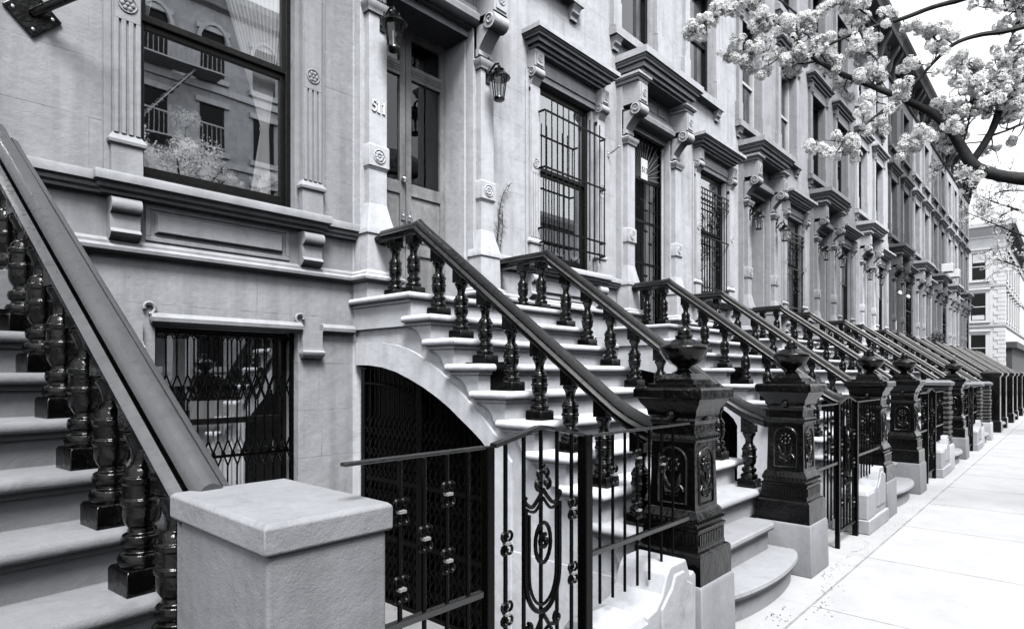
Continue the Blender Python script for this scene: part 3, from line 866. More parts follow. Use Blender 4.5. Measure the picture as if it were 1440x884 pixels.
ARC_IN = [(-.03, 1.742), (-.25, 1.737), (-.46, 1.717), (-.68, 1.672), (-.887, 1.605), (-1.08, 1.532), (-1.274, 1.443), (-1.41, 1.37), (-1.541, 1.285), (-1.67, 1.205), (-1.791, 1.122), (-1.87, 1.05), (-1.92, .96)]
ARC_OUT = [(-.03, 1.962), (-.25, 1.96), (-.46, 1.946), (-.66, 1.922), (-.836, 1.882), (-.97, 1.835), (-1.085, 1.781), (-1.28, 1.68), (-1.454, 1.567), (-1.63, 1.44), (-1.791, 1.314), (-1.96, 1.16), (-2.11, .98)]
PIT = -.52
def side_wall(parent, tone, arch):
    W = 1.065
    for s in (-1, 1):
        top = [(-.005, LAND - .1)]
        for k in range(0, 9):
            top += [(FRONT - RUN * k + .075, LAND - RISE * k - .1), (FRONT - RUN * k + .075, LAND - RISE * (k + 1) - .1)]
        top.append((-3.24, .42))
        mb = MB()
        if s < 0 and arch:
            poly = top + [(-3.24, PIT), (-1.92, PIT)] + list(reversed(ARC_IN)) + [(-.005, 1.742)]
            mb.prism(poly, 'x', -W, -W + .14)
            sw = mb.build('side_wall', M['stone'], parent, smooth=0, tone=tone)
            mb = MB()
            mb.loft([[(-W - .03, *a), (-W - .03, *b), (-W + .02, *b), (-W + .02, *a)] for a, b in zip(ARC_IN, ARC_OUT)] + [[(-W - .03, -1.92, PIT), (-W - .03, -2.11, PIT), (-W + .02, -2.11, PIT), (-W + .02, -1.92, PIT)]])
            mb.build('arch_band', M['stone'], sw, smooth=25, tone=tone)
            mb = MB(); mb.box(-W - .012, -W + .02, -3.24, -2.11, PIT, .30); mb.build('plinth', M['stone'], sw, smooth=0, tone=tone)
            x = -W + .05
            mb = MB(); mb.box(x + .05, x + .06, -1.95, -.03, PIT, 1.75)
            g1 = mb.build('areaway_gate', M['iron'], parent, smooth=0, label='black iron gate under the stoop arch')
            mb = MB()
            def zt(y):
                for (a, b), (c, d) in zip(ARC_IN, ARC_IN[1:]):
                    if a >= y >= c: return b + (d - b) * (a - y) / (a - c) - .03
                return .95
            for i in range(25):
                y = -.10 - i * .075
                mb.tube([(x, y, PIT), (x, y, zt(y))], .009, 4)
                if i % 2 == 0: mb.ball((x, y, zt(y) - .07), .016, 5, 4, (1, 1, 1.8))
            for i in range(24):
                for j in range(17):
                    z = -.45 + j * .1; y = -.10 - i * .075
                    if z + .22 < zt(y - .075):
                        mb.tube([(x - .008, y, z), (x - .014, y - .037, z + .06), (x - .008, y - .075, z + .1)], .006, 4)
                        if j % 2: mb.tube([(x - .014, y - .075, z), (x - .014, y, z + .1)], .006, 4)
            for zz in (PIT, .08, .62): mb.box(x - .015, x + .015, -1.93, -.06, zz, zz + .04)
            mb.box(x - .025, x + .02, -.98, -.90, PIT, zt(-.94)); mb.box(x - .025, x + .02, -.1, -.04, PIT, 1.70)
            mb.tube([(x - .01, y, zt(y) - .15) for y in (-.06, -.25, -.46, -.66, -.84, -.9)], .014, 5)
            mb.build('bars', M['iron'], g1)
        else:
            poly = top + [(-3.24, PIT), (-.005, PIT)]
            mb.prism(poly, 'x', s * W - .07 if s > 0 else s * W, s * W if s > 0 else s * W + .07)
            mb.build('side_wall', M['stone'], parent, smooth=0, tone=tone)

def leaf_relief(mb, fx, z0, z1, w):
    # fx(u, z) -> point on a panel; a flower on a stem with leaves and scrolls
    zc = z0 + (z1 - z0) * .70; r = w * .36
    c = fx(0, zc)
    for q in range(8):
        a = 2 * PI * q / 8
        p = fx(r * .68 * math.cos(a), zc + r * .68 * math.sin(a)); mb.ball(p, r * .33, 7, 5)
    mb.ball(fx(0, zc), r * .34, 8, 6)
    mb.tube([fx(0, z0 + .03), fx(0, zc - r)], .012, 6)
    for s in (-1, 1):
        mb.tube([fx(0, z0 + (z1 - z0) * .22), fx(s * w * .18, z0 + (z1 - z0) * .30), fx(s * w * .34, z0 + (z1 - z0) * .45), fx(s * w * .36, z0 + (z1 - z0) * .55)], [.008, .02, .018, .004], 6)
        mb.tube([fx(0, z0 + (z1 - z0) * .18), fx(s * w * .25, z0 + (z1 - z0) * .2), fx(s * w * .38, z0 + (z1 - z0) * .32)], [.008, .018, .004], 6)
        pts = [fx(s * w * .2 + s * .045 * (1 - .7 * i / 11) * math.cos(i * .75), z0 + .07 + .045 * (1 - .7 * i / 11) * math.sin(i * .75)) for i in range(12)]
        mb.tube(pts, .011, 6)

def newel(parent, cx, cy, base_tone, zfoot=0):
    mb = MB()
    mb.ringbox(cx - .225, cx + .225, cy - .225, cy + .225, [(.012, zfoot), (.004, .40), (-.008, .42)])
    nb = mb.build('newel_post', M['granite'], parent, smooth=30, tone=base_tone, bevel=.006, label='black iron newel on a rough stone base')
    mb = MB()
    mb.sq(cx, cy, [(.215, .42), (.212, .585), (.20, .60), (.185, .605), (.185, .622), (.182, .63), (.182, .715), (.190, .722), (.19, .735), (.172, .742), (.172, .75), (.180, .79), (.165, .825), (.156, .835),
                   (.150, .84), (.142, 1.235), (.156, 1.245), (.164, 1.262), (.158, 1.285), (.140, 1.295), (.140, 1.345), (.145, 1.352), (.15, 1.37), (.145, 1.385), (.16, 1.40), (.165, 1.435), (.195, 1.475), (.205, 1.50), (.225, 1.51), (.225, 1.555), (.215, 1.57),
                   (.165, 1.575), (.165, 1.59), (.125, 1.595), (.125, 1.615), (.112, 1.62), (.085, 1.655)])
    for (hw, z, rr) in ((.162, 1.265, .011), (.179, .772, .013)):
        for s in (-1, 1):
            for k in range(11):
                u = -hw + 2 * hw * (k + .5) / 11
                mb.ball((cx + u, cy + s * hw, z), rr, 5, 4); mb.ball((cx + s * hw, cy + u, z), rr, 5, 4)
    for s in (-1, 1):
        for k in range(15):
            u = -.16 + .32 * k / 14
            mb.box(cx + u - .006, cx + u + .006, cy + s * .183 - .006, cy + s * .183 + .006, .64, .705); mb.box(cx + s * .183 - .006, cx + s * .183 + .006, cy + u - .006, cy + u + .006, .64, .705)
        rosette(mb, cx, cy + s * .155, 1.405, .035); 
        mb.ball((cx + s * .155, cy, 1.405), .032, 8, 6)
    mb.build('pedestal', M['black'], nb, smooth=30)
    mb = MB()
    # arched frames and floral relief on the four faces
    for s in (-1, 1):
        for ax in (0, 1):
            def fx(u, z, s=s, ax=ax):
                h = .150 - (z - .84) / .395 * .008
                return (cx + s * h, cy + u, z) if ax else (cx + u, cy + s * h, z)
            w = .09
            n = 10
            arch = [(-w, .87), (-w, 1.13)] + [(-w * math.cos(PI * i / n), 1.13 + w * .85 * math.sin(PI * i / n)) for i in range(1, n)] + [(w, 1.13), (w, .87), (-w, .87)]
            mb.tube([fx(u, z) for u, z in arch], .009, 5)
            leaf_relief(mb, fx, .875, 1.2, .15)
    mb.build('floral_panel', M['black'], nb, smooth=60)
    mb = MB()
    mb.lathe(cx, cy, [(.075, 1.653), (.07, 1.66), (.045, 1.672), (.04, 1.685), (.05, 1.70), (.085, 1.715), (.12, 1.745), (.142, 1.785), (.150, 1.805), (.150, 1.818), (.143, 1.826), (.118, 1.835), (.088, 1.855), (.062, 1.868), (.05, 1.872), (.053, 1.882), (.05, 1.892), (.036, 1.896), (.04, 1.906), (.036, 1.93), (.018, 1.945), (.002, 1.95)], 28)
    mb.build('urn', M['black'], nb, smooth=50)
    return nb

def brick_pillar(parent, cx, cy, h=1.5, w=.2):
    mb = MB()
    mb.ringbox(cx - .225, cx + .225, cy - .225, cy + .225, [(.012, 0), (.004, .42), (-.008, .44)])
    nb = mb.build('block_pillar', M['granite'], parent, smooth=30, tone=.8, bevel=.008, label='rock-faced block pillar on a pale stone base')
    rnd = random.Random(3); mb = MB(); z = .44
    while z < h - .1:
        j = rnd.uniform(-.008, .008)
        mb.ringbox(cx - w + j, cx + w - j, cy - w + j, cy + w - j, [(-.03, z), (-.004, z + .012), (.006, z + .04), (-.004, z + .072), (-.03, z + .082)])
        z += .084
    mb.build('block_courses', M['brick'], nb, smooth=30)
    mb = MB(); mb.ringbox(cx - w, cx + w, cy - w, cy + w, [(.0, z), (.03, z + .01), (.035, z + .06), (-.03, z + .10)])
    mb.build('cap', M['granite'], nb, smooth=30, tone=.35)
    return nb

def square_pier(parent, cx, cy, h, tone):
    mb = MB(); mb.ringbox(cx - .2, cx + .2, cy - .2, cy + .2, [(.03, 0), (.03, .3), (0, .34), (0, h - .18), (.02, h - .16), (.05, h - .12), (.05, h - .06), (.03, h - .05), (-.1, h + .02)])
    return mb.build('newel_pier', M['black'], parent, smooth=30, bevel=.006)

def make_stoop(loc, rz, steptone, walltone, railtone, left='newel', right='newel', arch=True, grp='stoops along the row', bal=1.0):
    st = thing('stoop', 'x', 'stoop', loc, rz, grp)
    steps(st, steptone); side_wall(st, walltone, arch)
    w = .84 if bal <= 1 else 1.0
    flat = slant = None
    for s in (-1, 1):
        handrail(s * XR, railtone, st, wide=bal, ease=left is not None)
        spots = [(FRONT + .49, LAND, 0), (FRONT + .21, LAND, 0)] + [(FRONT - RUN * (k - .5), LAND - RISE * k, 1) for k in range(1, 9)]
        for y, z, sl in spots:
            src = slant if sl else flat
            if src is None:
                o = baluster_mb(w, LIFT if sl else RTOP - LAND, RISE / RUN * sl).build('baluster', M['black'], st, smooth=40, bevel=.003)
                if sl: slant = o
                else: flat = o
            else: o = src.copy(); COL.objects.link(o)
            o.location = (s * XR, y, z)
    for s, k in ((-1, left), (1, right)):
        if k == 'newel': newel(st, s * NEW_X, NEW_Y, .42)
        if k == 'block': brick_pillar(st, s * NEW_X, NEW_Y)
        if k == 'pier': square_pier(st, s * NEW_X, NEW_Y, 1.75, .1)
    return st

def stoop_x(i): return HOUSE_X[i] + 1.42
stoops = {}
FRONT, LIFT, RTOP = -.60, .735, 3.085
RF, YB = rail_line()
stoops[0] = make_stoop((-.325, -.11, -.077), R(5.4), .185, .20, .062, left=None, right=None, arch=False, bal=1.3)
FRONT, LIFT, RTOP = -.942, .56, 2.935
RF, YB = rail_line()
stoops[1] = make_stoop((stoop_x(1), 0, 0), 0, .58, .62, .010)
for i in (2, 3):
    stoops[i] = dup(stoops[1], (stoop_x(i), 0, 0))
for i in (3,):
    pass
# third past: block pillar on the near side
for o in list(stoops[3].children):
    if o.name.split('.')[0] == 'newel_post':
        for c in list(o.children_recursive): bpy.data.objects.remove(c)
        bpy.data.objects.remove(o)
brick_pillar(stoops[3], -NEW_X, NEW_Y); newel(stoops[3], NEW_X, NEW_Y, .42)
stoops[4] = dup(stoops[1], (stoop_x(4), 0, 0), skip=('newel_post',))
brick_pillar(stoops[4], -NEW_X, NEW_Y, 1.42); brick_pillar(stoops[4], NEW_X, NEW_Y, 1.42)
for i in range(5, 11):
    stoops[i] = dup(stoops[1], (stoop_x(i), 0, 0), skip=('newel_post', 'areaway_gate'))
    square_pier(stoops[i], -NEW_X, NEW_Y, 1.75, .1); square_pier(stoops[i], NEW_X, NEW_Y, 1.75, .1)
    tn = [.32, .18, .28, .18, .32, .2, .25][i - 5]
    for ch in stoops[i].children_recursive:
        if ch.type == 'MESH' and ch.data.materials[0].name == 'painted_step': ch.color = g(tn)
        if ch.type == 'MESH' and ch.data.materials[0].name == 'painted_brownstone': ch.color = g(tn)
        if ch.type == 'MESH' and ch.data.materials[0].name == 'painted_handrail': ch.color = g([.012, .01, .012, .02, .012, .02, .015][i - 5])
SL = ['grey-stepped stoop at the left edge with a broad worn grey handrail',
      'white-stepped stoop climbing to the double doors of number 511, black urn newels at its foot',
      'stoop with black urn newels climbing to the fan-barred iron gate',
      'stoop whose near newel is a rock-faced block pillar and far newel an urn post',
      'stoop with two dark block pillars at its foot',
      'first stoop past the two dark block pillars, with square black piers',
      'stoop below the two white door globes',
      'stoop right after the one below the white globes',
      'second stoop after the one below the white globes',
      'third stoop after the one below the white globes',
      'last and farthest stoop of the row']
for i in range(11): stoops[i]['label'] = SL[i]

# concrete gate pier that replaces the near newel
gp = thing('gate_pillar', 'squat grey rendered pillar with an overhanging slab cap at the bottom left', 'pillar', (.98, -3.36, 0))
mb = MB(); mb.ringbox(-.195, .195, -.33, .33, [(0, 0), (0, 1.16)]); mb.build('shaft', M['stone'], gp, smooth=0, tone=.19, bevel=.012, seg=3)
mb = MB(); mb.ringbox(-.21, .21, -.345, .345, [(-.006, 1.158), (0, 1.165), (.0, 1.236), (-.012, 1.247)]); mb.build('cap', M['step'], gp, smooth=30, tone=.225, bevel=.008, seg=3)

# ------------------------------------------------------------------ iron front fences with a gate
def scroll_clip(mb, x, y, z, s=.022):
    for sx in (-1, 1):
        for sz in (-1, 1):
            mb.tube([(x + sx * .012 + sx * s * (1 - .6 * i / 9) * math.cos(i * .62 - 1.57) , y, z + sz * (.03 + s * (1 - .6 * i / 9) * math.sin(i * .62 - 1.57))) for i in range(10)], .0065, 5)
    mb.box(x - .014, x + .014, y - .012, y + .012, z - .005, z + .005, 1)  # collar in the pale tone, a painted glint on the picket

def make_fence():
    f = thing('iron_fence', 'x', 'fence', (0, 0, 0), 0, 'iron fences between the stoops')
    y = 0
    for x, r in ((1.70, .020), (2.34, .026)):
        mb = MB(); mb.box(x - r, x + r, y - r, y + r, 0, 1.372); mb.build('post', M['iron'], f, smooth=0, bevel=.004)
    for x0, x1, z0, z1, d in ((1.06, 1.68, 1.364, 1.376, .015), (2.366, 3.36, 1.358, 1.37, .015), (1.06, 1.668, .80, .825, .012), (2.366, 3.36, .80, .825, .012)):
        mb = MB(); mb.box(x0, x1, y - d, y + d, z0, z1); mb.build('rail', M['railtop'], f, smooth=0, bevel=.003)
    for i, x in enumerate((1.28, 1.385, 1.49, 1.595, 2.46, 2.57, 2.68, 2.80, 2.92, 3.05, 3.18)):
        mb = MB(); mb.tube([(x, y, .56 if x > 2 else .3), (x, y, 1.36)], .0085, 6)
        for z in ({0: (1.19, .93), 1: (1.08,), 2: (1.22, .98), 3: ()}.get(i) if i < 4 else ((), (1.16,), (), (1.22, .95))[i % 4]): scroll_clip(mb, x, y - .008, z, .018)
        mb.build('picket', [M['iron'], M['clip']], f)
    # gate
    mb = MB(); 
    top = [(1.73, y, 1.372), (1.80, y, 1.385), (1.9, y, 1.405), (2.0, y, 1.425), (2.04, y, 1.425), (2.15, y, 1.405), (2.31, y, 1.372)]
    rings = [[(p[0], y - .018, p[2] - .008), (p[0], y + .018, p[2] - .008), (p[0], y + .018, p[2] + .008), (p[0], y - .018, p[2] + .008)] for p in top]
    mb.loft(rings)
    gt = mb.build('gate', M['railtop'], f, smooth=0, label='narrow gate with a shield ornament')
    mb = MB(); mb.box(1.733, 2.313, y - .012, y + .012, .14, .165); mb.build('rail', M['iron'], gt, smooth=0)
    for i, x in enumerate((1.80, 1.91, 2.02, 2.13, 2.235)):
        mb = MB()
        zt = 1.37 + .055 * max(0, 1 - abs(x - 2.02) / .29)
        mb.tube([(x, y, .15), (x, y, zt)], .0095, 6)
        if i in (0, 4):
            for z in (.42, .70, .98) if i == 0 else (.36, .76, 1.05): scroll_clip(mb, x, y - .008, z)
        mb.build('picket', [M['iron'], M['clip']], gt)
    mb = MB(); xc = 2.02; yy = y - .012
    # shield, oval and scrolls
    for w, o in ((.112, 0), (.088, .03)):
        mb.tube([(xc - w, yy, 1.10 - o), (xc - w, yy, .82)] + [(xc - w * math.cos(PI / 2 * i / 8), yy, .82 - (.17 - o) * math.sin(PI / 2 * i / 8)) for i in range(1, 9)], .011 if not o else .007, 6)
        mb.tube([(xc + w, yy, 1.10 - o), (xc + w, yy, .82)] + [(xc + w * math.cos(PI / 2 * i / 8), yy, .82 - (.17 - o) * math.sin(PI / 2 * i / 8)) for i in range(1, 9)], .011 if not o else .007, 6)
    mb.tube([(xc + .05 * math.cos(2 * PI * i / 18), yy, .94 + .085 * math.sin(2 * PI * i / 18)) for i in range(19)], .009, 6)
    mb.tube(spiral(xc, yy - .005, .945, .032, 1.2, 1.2), .01, 6)
    mb.ball((xc + .008, yy - .008, .95), .014)
    for s in (-1, 1):
        mb.tube(spl([(xc, yy, 1.165), (xc + s * .03, yy, 1.13), (xc + s * .07, yy, 1.10), (xc + s * .105, yy, 1.115), (xc + s * .118, yy, 1.135), (xc + s * .108, yy, 1.145)]), .009, 6)
        mb.tube(spl([(xc, yy, 1.13), (xc + s * .05, yy, 1.08), (xc + s * .10, yy, 1.09)]), .007, 6)
        mb.tube(spiral(xc + s * .026, yy, 1.19, .026, 1.2, -1.5, s), .008, 5); mb.tube(spiral(xc + s * .02, yy, 1.235, .02, 1.2, -1.5, s), .007, 5)
        mb.tube(spiral(xc + s * .095, yy, .60, .026, 1.2, 1.5, s), .009, 5)
        mb.tube([(xc, yy, .64), (xc + s * .04, yy, .585), (xc + s * .09, yy, .575)], .009, 6)
        for zz, rr in ((.55, .03), (.50, .034), (.455, .026)): mb.tube(spiral(xc + s * rr, yy, zz, rr, 1.2, 0, s), .008, 5)
    mb.ball((xc, yy, .415), .02, 8, 6, (1, .8, 1.5)); mb.ball((xc, yy, 1.265), .012)
    mb.build('shield_ornament', M['iron'], gt, smooth=50)
    return f
FY = -3.62
fence0 = make_fence(); fence0.location = (0, FY, 0)
fence0['label'] = 'black iron fence and shield-ornament gate right of the grey pillar, before stoop 511'
FL = ['black iron fence with gate between the second and third urn newels', 'iron fence just before the rock-faced block pillar', 'iron fence just before the two dark block pillars']
fences = [fence0]
for i in range(1, 4):
    fences.append(dup(fence0, (P * i, FY, 0), FL[i - 1]))

# stepped coping blocks beneath the fences
def make_coping():
    mb = MB()
    mb.box(.0, .95, -.16, .2, 0, .17)
    mb.ringbox(.02, .36, -.14, .16, [(0, .17), (0, .46), (-.02, .50), (-.13, .56)])
    # upper block with a concave shoulder on the street side
    sh = [(.36, .17), (.94, .17), (.94, .60), (.91, .63), (.86, .62), (.84, .66), (.81, .73), (.62, .73), (.575, .68), (.53, .58), (.46, .51), (.36, .49)]
    mb.prism(sh, 'y', -.13, .17)
    mb2 = [(.50, .25), (.88, .25), (.88, .56), (.80, .60), (.77, .67), (.655, .67), (.62, .60), (.50, .50)]
    mb.prism(mb2, 'y', -.142, -.12)
    mb.v = [(x * .93 + .03, y, z * .86) for x, y, z in mb.v]
    o = mb.build('coping_block', M['step'], None, smooth=0, bevel=.02, seg=3, tone=.36)
    return o
cop = tag(make_coping(), 'white stepped stone block under the fence, left of the nearest urn newel', 'stone block', 'stepped stone blocks')
cop.location = (2.40, FY + .05, 0)
CL = ['white stepped stone block left of the third urn newel', 'stepped stone block left of the rock-faced block pillar', 'stepped stone block just before the two dark block pillars']
for i in range(1, 4):
    c = dup(cop, (2.40 + P * i, FY + .05, 0), CL[i - 1])

# ------------------------------------------------------------------ lanterns
def make_lantern():
    l = thing('wall_lantern', 'x', 'lantern', (0, 0, 0), 0, 'wall lanterns beside the doors')
    mb = MB()
    mb.box(-.03, .03, -.012, .0, -.02, .16); mb.tube([(0, -.01, .05), (0, -.05, .11), (0, -.11, .15), (0, -.16, .14), (0, -.17, .09)], .012, 6)
    mb.tube(spiral(0, -.06, .05, .04, 1.2, 0, 1, 'yz'), .009, 5); mb.tube([(0, -.01, .12), (0, -.03, .2), (0, -.02, .25)], .012, 6)
    mb.build('arm', M['black'], l)
    c = (0, -.17)
    mb = MB(); mb.lathe(*c, [(.11, -.02), (.118, -.012), (.112, .0), (.08, .035), (.05, .05), (.052, .06), (.056, .075), (.03, .09), (.012, .095), (.016, .11), (.012, .125), (.003, .14)], 16)
    mb.build('lantern_roof', M['black'], l, smooth=40)
    mb = MB(); mb.lathe(*c, [(.078, -.02), (.05, -.22)], 6); mb.build('glass', M['lantern_glass'], l, smooth=0)
    mb = MB()
    for k in range(6):
        a = 2 * PI * k / 6; mb.tube([(c[0] + .08 * math.cos(a), c[1] + .08 * math.sin(a), -.02), (c[0] + .052 * math.cos(a), c[1] + .052 * math.sin(a), -.22)], .005, 4)
    mb.lathe(*c, [(.02, -.25), (.05, -.245), (.06, -.23), (.056, -.215), (.0501, -.215)], 12)
    mb.build('cage', M['black'], l)
    mb = MB(); mb.lathe(*c, [(.012, -.21), (.014, -.12), (.02, -.1), (.014, -.07), (.004, -.06)], 8); mb.build('bulb', M['white'], l)
    return l
ln0 = make_lantern()
ln0.scale = (1.12, 1.12, 1.12); ln0.location = (X511 + DOORU - .77 + .05, -.18, 5.08); ln0['label'] = 'carriage lantern on the left pilaster of door 511, above the numerals'
dup(ln0, (X511 + DOORU + .77 + .0, -.18, 5.08), 'carriage lantern on the right pilaster of door 511, beside the barred window')
lspec = {3: ('mid-grey doorway second past number 511', 4.95), 4: ('dark doorway third past number 511', 4.95), 5: ('whitish house doorway fourth past number 511', 4.95)}
for i, (w, z) in lspec.items():
    for s, nm in ((-1, 'left'), (1, 'right')):
        dup(ln0, (HOUSE_X[i] + DOORU + s * .77, -.18, z), 'carriage lantern on the %s pilaster of the %s' % (nm, w))
def make_globe(x, lab):
    l = thing('globe_lamp', lab, 'lamp', (x, -.18, 4.75), 0, 'white globe lamps')
    mb = MB(); mb.box(-.03, .03, -.012, 0, -.02, .1); mb.tube([(0, -.01, .04), (0, -.08, .12), (0, -.14, .12), (0, -.15, .06)], .012, 6); mb.build('arm', M['black'], l)
    mb = MB(); mb.lathe(0, -.15, [(.035, .06), (.04, .05), (.07, 0), (.08, -.04), (.065, -.09), (.03, -.12), (.003, -.13)], 14); mb.build('globe', M['white'], l, smooth=60)
make_globe(HOUSE_X[6] + DOORU - .77, 'white globe lamp on the left pilaster of the darkest house'); make_globe(HOUSE_X[6] + DOORU + .77, 'white globe lamp on the right pilaster of the darkest house')

# intercom panel on the darkest house, air conditioner, planter
mb = MB(); mb.box(-.12, .12, -.03, 0, -.2, .2); ip = mb.build('intercom', M['white'], None, smooth=0, bevel=.01)
tag(ip, 'white intercom panel with a dark screen inside the darkest doorway', 'intercom'); ip.rotation_euler = (0, 0, -PI / 2); ip.location = (HOUSE_X[6] + DOORU + .60, .15, 3.62)
mb = MB(); mb.box(-.09, .09, -.036, -.028, .0, .14); mb.build('screen', M['sash'], ip, smooth=0)
ac = thing('air_conditioner', 'white box air conditioner jutting from an upper window sill of the pale house', 'air conditioner', (HOUSE_X[9] + .93, -.1, 7.0))
mb = MB(); mb.box(-.33, .33, -.42, .2, 0, .42); b_ = mb.build('body', M['white'], ac, smooth=0, bevel=.015)
mb = MB(); 
for k in range(7): mb.box(-.29, .29, -.43, -.415, .05 + k * .05, .075 + k * .05)
mb.build('grille', M['paleframe'], ac, smooth=0)
ac2 = dup(ac, (HOUSE_X[8] + 3.25, -.1, 7.0), 'white box air conditioner in an upper window of the dark house before the pale one')
ac['group'] = ac2['group'] = 'window air conditioners'

def leaf_quads(mb, c, r, n, size, rnd, flat=1, mi=0):
    for _ in range(n):
        while True:
            v = Vector((rnd.uniform(-1, 1), rnd.uniform(-1, 1), rnd.uniform(-1, 1)))
            if v.length < 1: break
        p = Vector(c) + Vector((v.x * r, v.y * r, v.z * r * flat))
        u = Vector((rnd.gauss(0, 1), rnd.gauss(0, 1), rnd.gauss(0, 1))).normalized(); w = u.orthogonal().normalized(); s = size * rnd.uniform(.6, 1.3)
        mb.add([p - u * s, p + w * s * .5, p + u * s, p - w * s * .5], [(0, 1, 2, 3)], mi)
rnd = random.Random(5)
pl = thing('potted_shrub', 'dark round potted shrub on a far stoop landing', 'plant', (HOUSE_X[7] + 1.42 + .6, -.62, LAND))
mb = MB(); mb.lathe(0, 0, [(.13, 0), (.19, .3), (.21, .31), (.21, .36), (.17, .36)], 14); mb.build('pot', M['granite'], pl, tone=.3)
mb = MB(); mb.tube([(0, 0, .3), (0, 0, .75)], .02); leaf_quads(mb, (0, 0, .85), .34, 500, .05, rnd); mb.build('foliage', M['leaf'], pl, smooth=0)

# climbing vine on house 511
mb = MB(); rv = random.Random(11)
base = Vector((5.47, -.03, 3.15))
pts = [(5.46, -.025, 2.95), (5.48, -.03, 3.2), (5.52, -.03, 3.45), (5.53, -.03, 3.65), (5.58, -.035, 3.85), (5.66, -.05, 4.0), (5.74, -.06, 4.05)]
mb.tube(pts, [.006, .006, .005, .005, .004, .003, .002], 5)
p2 = [(5.50, -.03, 3.0), (5.56, -.03, 3.25), (5.6, -.03, 3.5), (5.59, -.03, 3.68)]
mb.tube(p2, .004, 5); mb.tube([(5.53, -.03, 3.35), (5.44, -.03, 3.42), (5.36, -.05, 3.40)], .003, 4)
vine = mb.build('climbing_vine', M['bark'], None); tag(vine, 'thin leafy vine climbing the pale wall right of door 511', 'vine')
mb = MB()
for q in range(170):
    src = rv.choice([pts, p2, pts]); i = rv.randrange(len(src) - 1); t = rv.random()
    p = Vector(src[i]).lerp(Vector(src[i + 1]), t) + Vector((rv.gauss(0, .025), rv.uniform(-.02, .0), rv.gauss(0, .02)))
    s = rv.uniform(.012, .024); u = Vector((rv.gauss(0, 1), rv.gauss(0, .4), rv.gauss(0, 1))).normalized(); w = u.orthogonal().normalized()
    mb.add([p - u * s, p + w * s * .6, p + u * s, p - w * s * .6], [(0, 1, 2, 3)])
mb.build('leaves', M['leaf'], vine, smooth=0)

# flagpole bracket top-left: diamond plate with a stub tube
fb = thing('pole_bracket', 'black diamond wall plate holding a short slanted pole at the top left corner', 'bracket', (.915, 0, 4.12))
mb = MB(); s = .165
mb.prism([(-s, 0), (0, -s), (s, 0), (0, s)], 'y', -.02, -.001); mb.build('plate', M['black'], fb, smooth=0, bevel=.004)
mb = MB()
for a, b in ((-.11, 0), (.11, 0), (0, .11), (0, -.11)): mb.ball((a, -.022, b), .012, 8, 5, (1, .6, 1))
mb.build('bolts', M['metal'], fb)
mb = MB(); mb.tube([(0, -.02, 0), (.03, -.06, .02), (.32, -.36, .2)], [.03, .03, .028], 12); mb.build('pole_socket', M['black'], fb, smooth=50)
# small wall hook between the barred window and the gate door
mb = MB(); mb.tube([(0, 0, 0), (.0, -.06, .0), (.0, -.2, .06)], .012, 6); mb.ball((0, -.2, .06), .02); mb.box(-.02, .02, -.012, 0, -.05, .03)
hk = mb.build('wall_hook', M['metal'], None); hk.location = (7.98, 0, 5.02); tag(hk, 'small pale wall hook between the barred window and the fan-barred gate', 'hook')

# ------------------------------------------------------------------ ground
mb = MB(); mb.box(-30, 62, -8.3, -3.4, -.15, 0)
def pave_mat():
    m = M['pave']; nt = m.node_tree; L = nt.links; b = nt.nodes['Principled BSDF']
    src = b.inputs['Base Color'].links[0].from_socket
    br = nt.nodes.new('ShaderNodeTexBrick'); br.offset = 0
    br.inputs['Color1'].default_value = (.95, .95, .95, 1); br.inputs['Color2'].default_value = (1, 1, 1, 1); br.inputs['Mortar'].default_value = (.8, .8, .8, 1)
    br.inputs['Scale'].default_value = 1; br.inputs['Mortar Size'].default_value = .004; br.inputs['Brick Width'].default_value = 1.58; br.inputs['Row Height'].default_value = 2.2
    mp = nt.nodes.new('ShaderNodeMapping'); mp.inputs['Location'].default_value = (19.0, 6.1, 0)
    gm = nt.nodes.new('ShaderNodeNewGeometry'); L.new(gm.outputs['Position'], mp.inputs['Vector']); L.new(mp.outputs[0], br.inputs['Vector'])
    vo = nt.nodes.new('ShaderNodeTexVoronoi'); vo.inputs['Scale'].default_value = 2.6; L.new(gm.outputs['Position'], vo.inputs['Vector'])
    sp = ramp(nt, vo.outputs['Distance'], .02, .8, .05, 1)
    x1 = nt.nodes.new('ShaderNodeMix'); x1.data_type = 'RGBA'; x1.blend_type = 'MULTIPLY'; x1.inputs['Factor'].default_value = 1
    L.new(src, x1.inputs['A']); L.new(br.outputs['Color'], x1.inputs['B'])
    x2 = nt.nodes.new('ShaderNodeMix'); x2.data_type = 'RGBA'; x2.blend_type = 'MULTIPLY'; x2.inputs['Factor'].default_value = 1
    cc = nt.nodes.new('ShaderNodeCombineColor'); [L.new(sp, cc.inputs[k]) for k in range(3)]
    L.new(x1.outputs['Result'], x2.inputs['A']); L.new(cc.outputs[0], x2.inputs['B']); L.new(x2.outputs['Result'], b.inputs['Base Color'])
pave_mat()
sw = structure(mb.build('sidewalk', M['pave'], None, smooth=0))
mb = MB(); 
def strip(x0, x1, y0, y1, z=.0015): mb.box(x0, x1, y0, y1, -.01, z)
strip(-20, 61, -3.905, -3.89)
x = -19.0
while x < 61:
    strip(x, x + .006, -8.28, -3.905); x += 1.58
strip(-20, 61, -6.1, -6.093)
jt = structure(mb.build('pavement_joint', M['joint'], None, smooth=0))
mb = MB(); mb.box(-30, 62, -3.3, .6, -.65, -.52); structure(mb.build('areaway_ground', M['areaway'], None, smooth=0))
mb = MB(); mb.box(-30, 62, -3.4, -3.3, -.65, -.002); structure(mb.build('areaway_kerb', M['pave'], None, smooth=0))
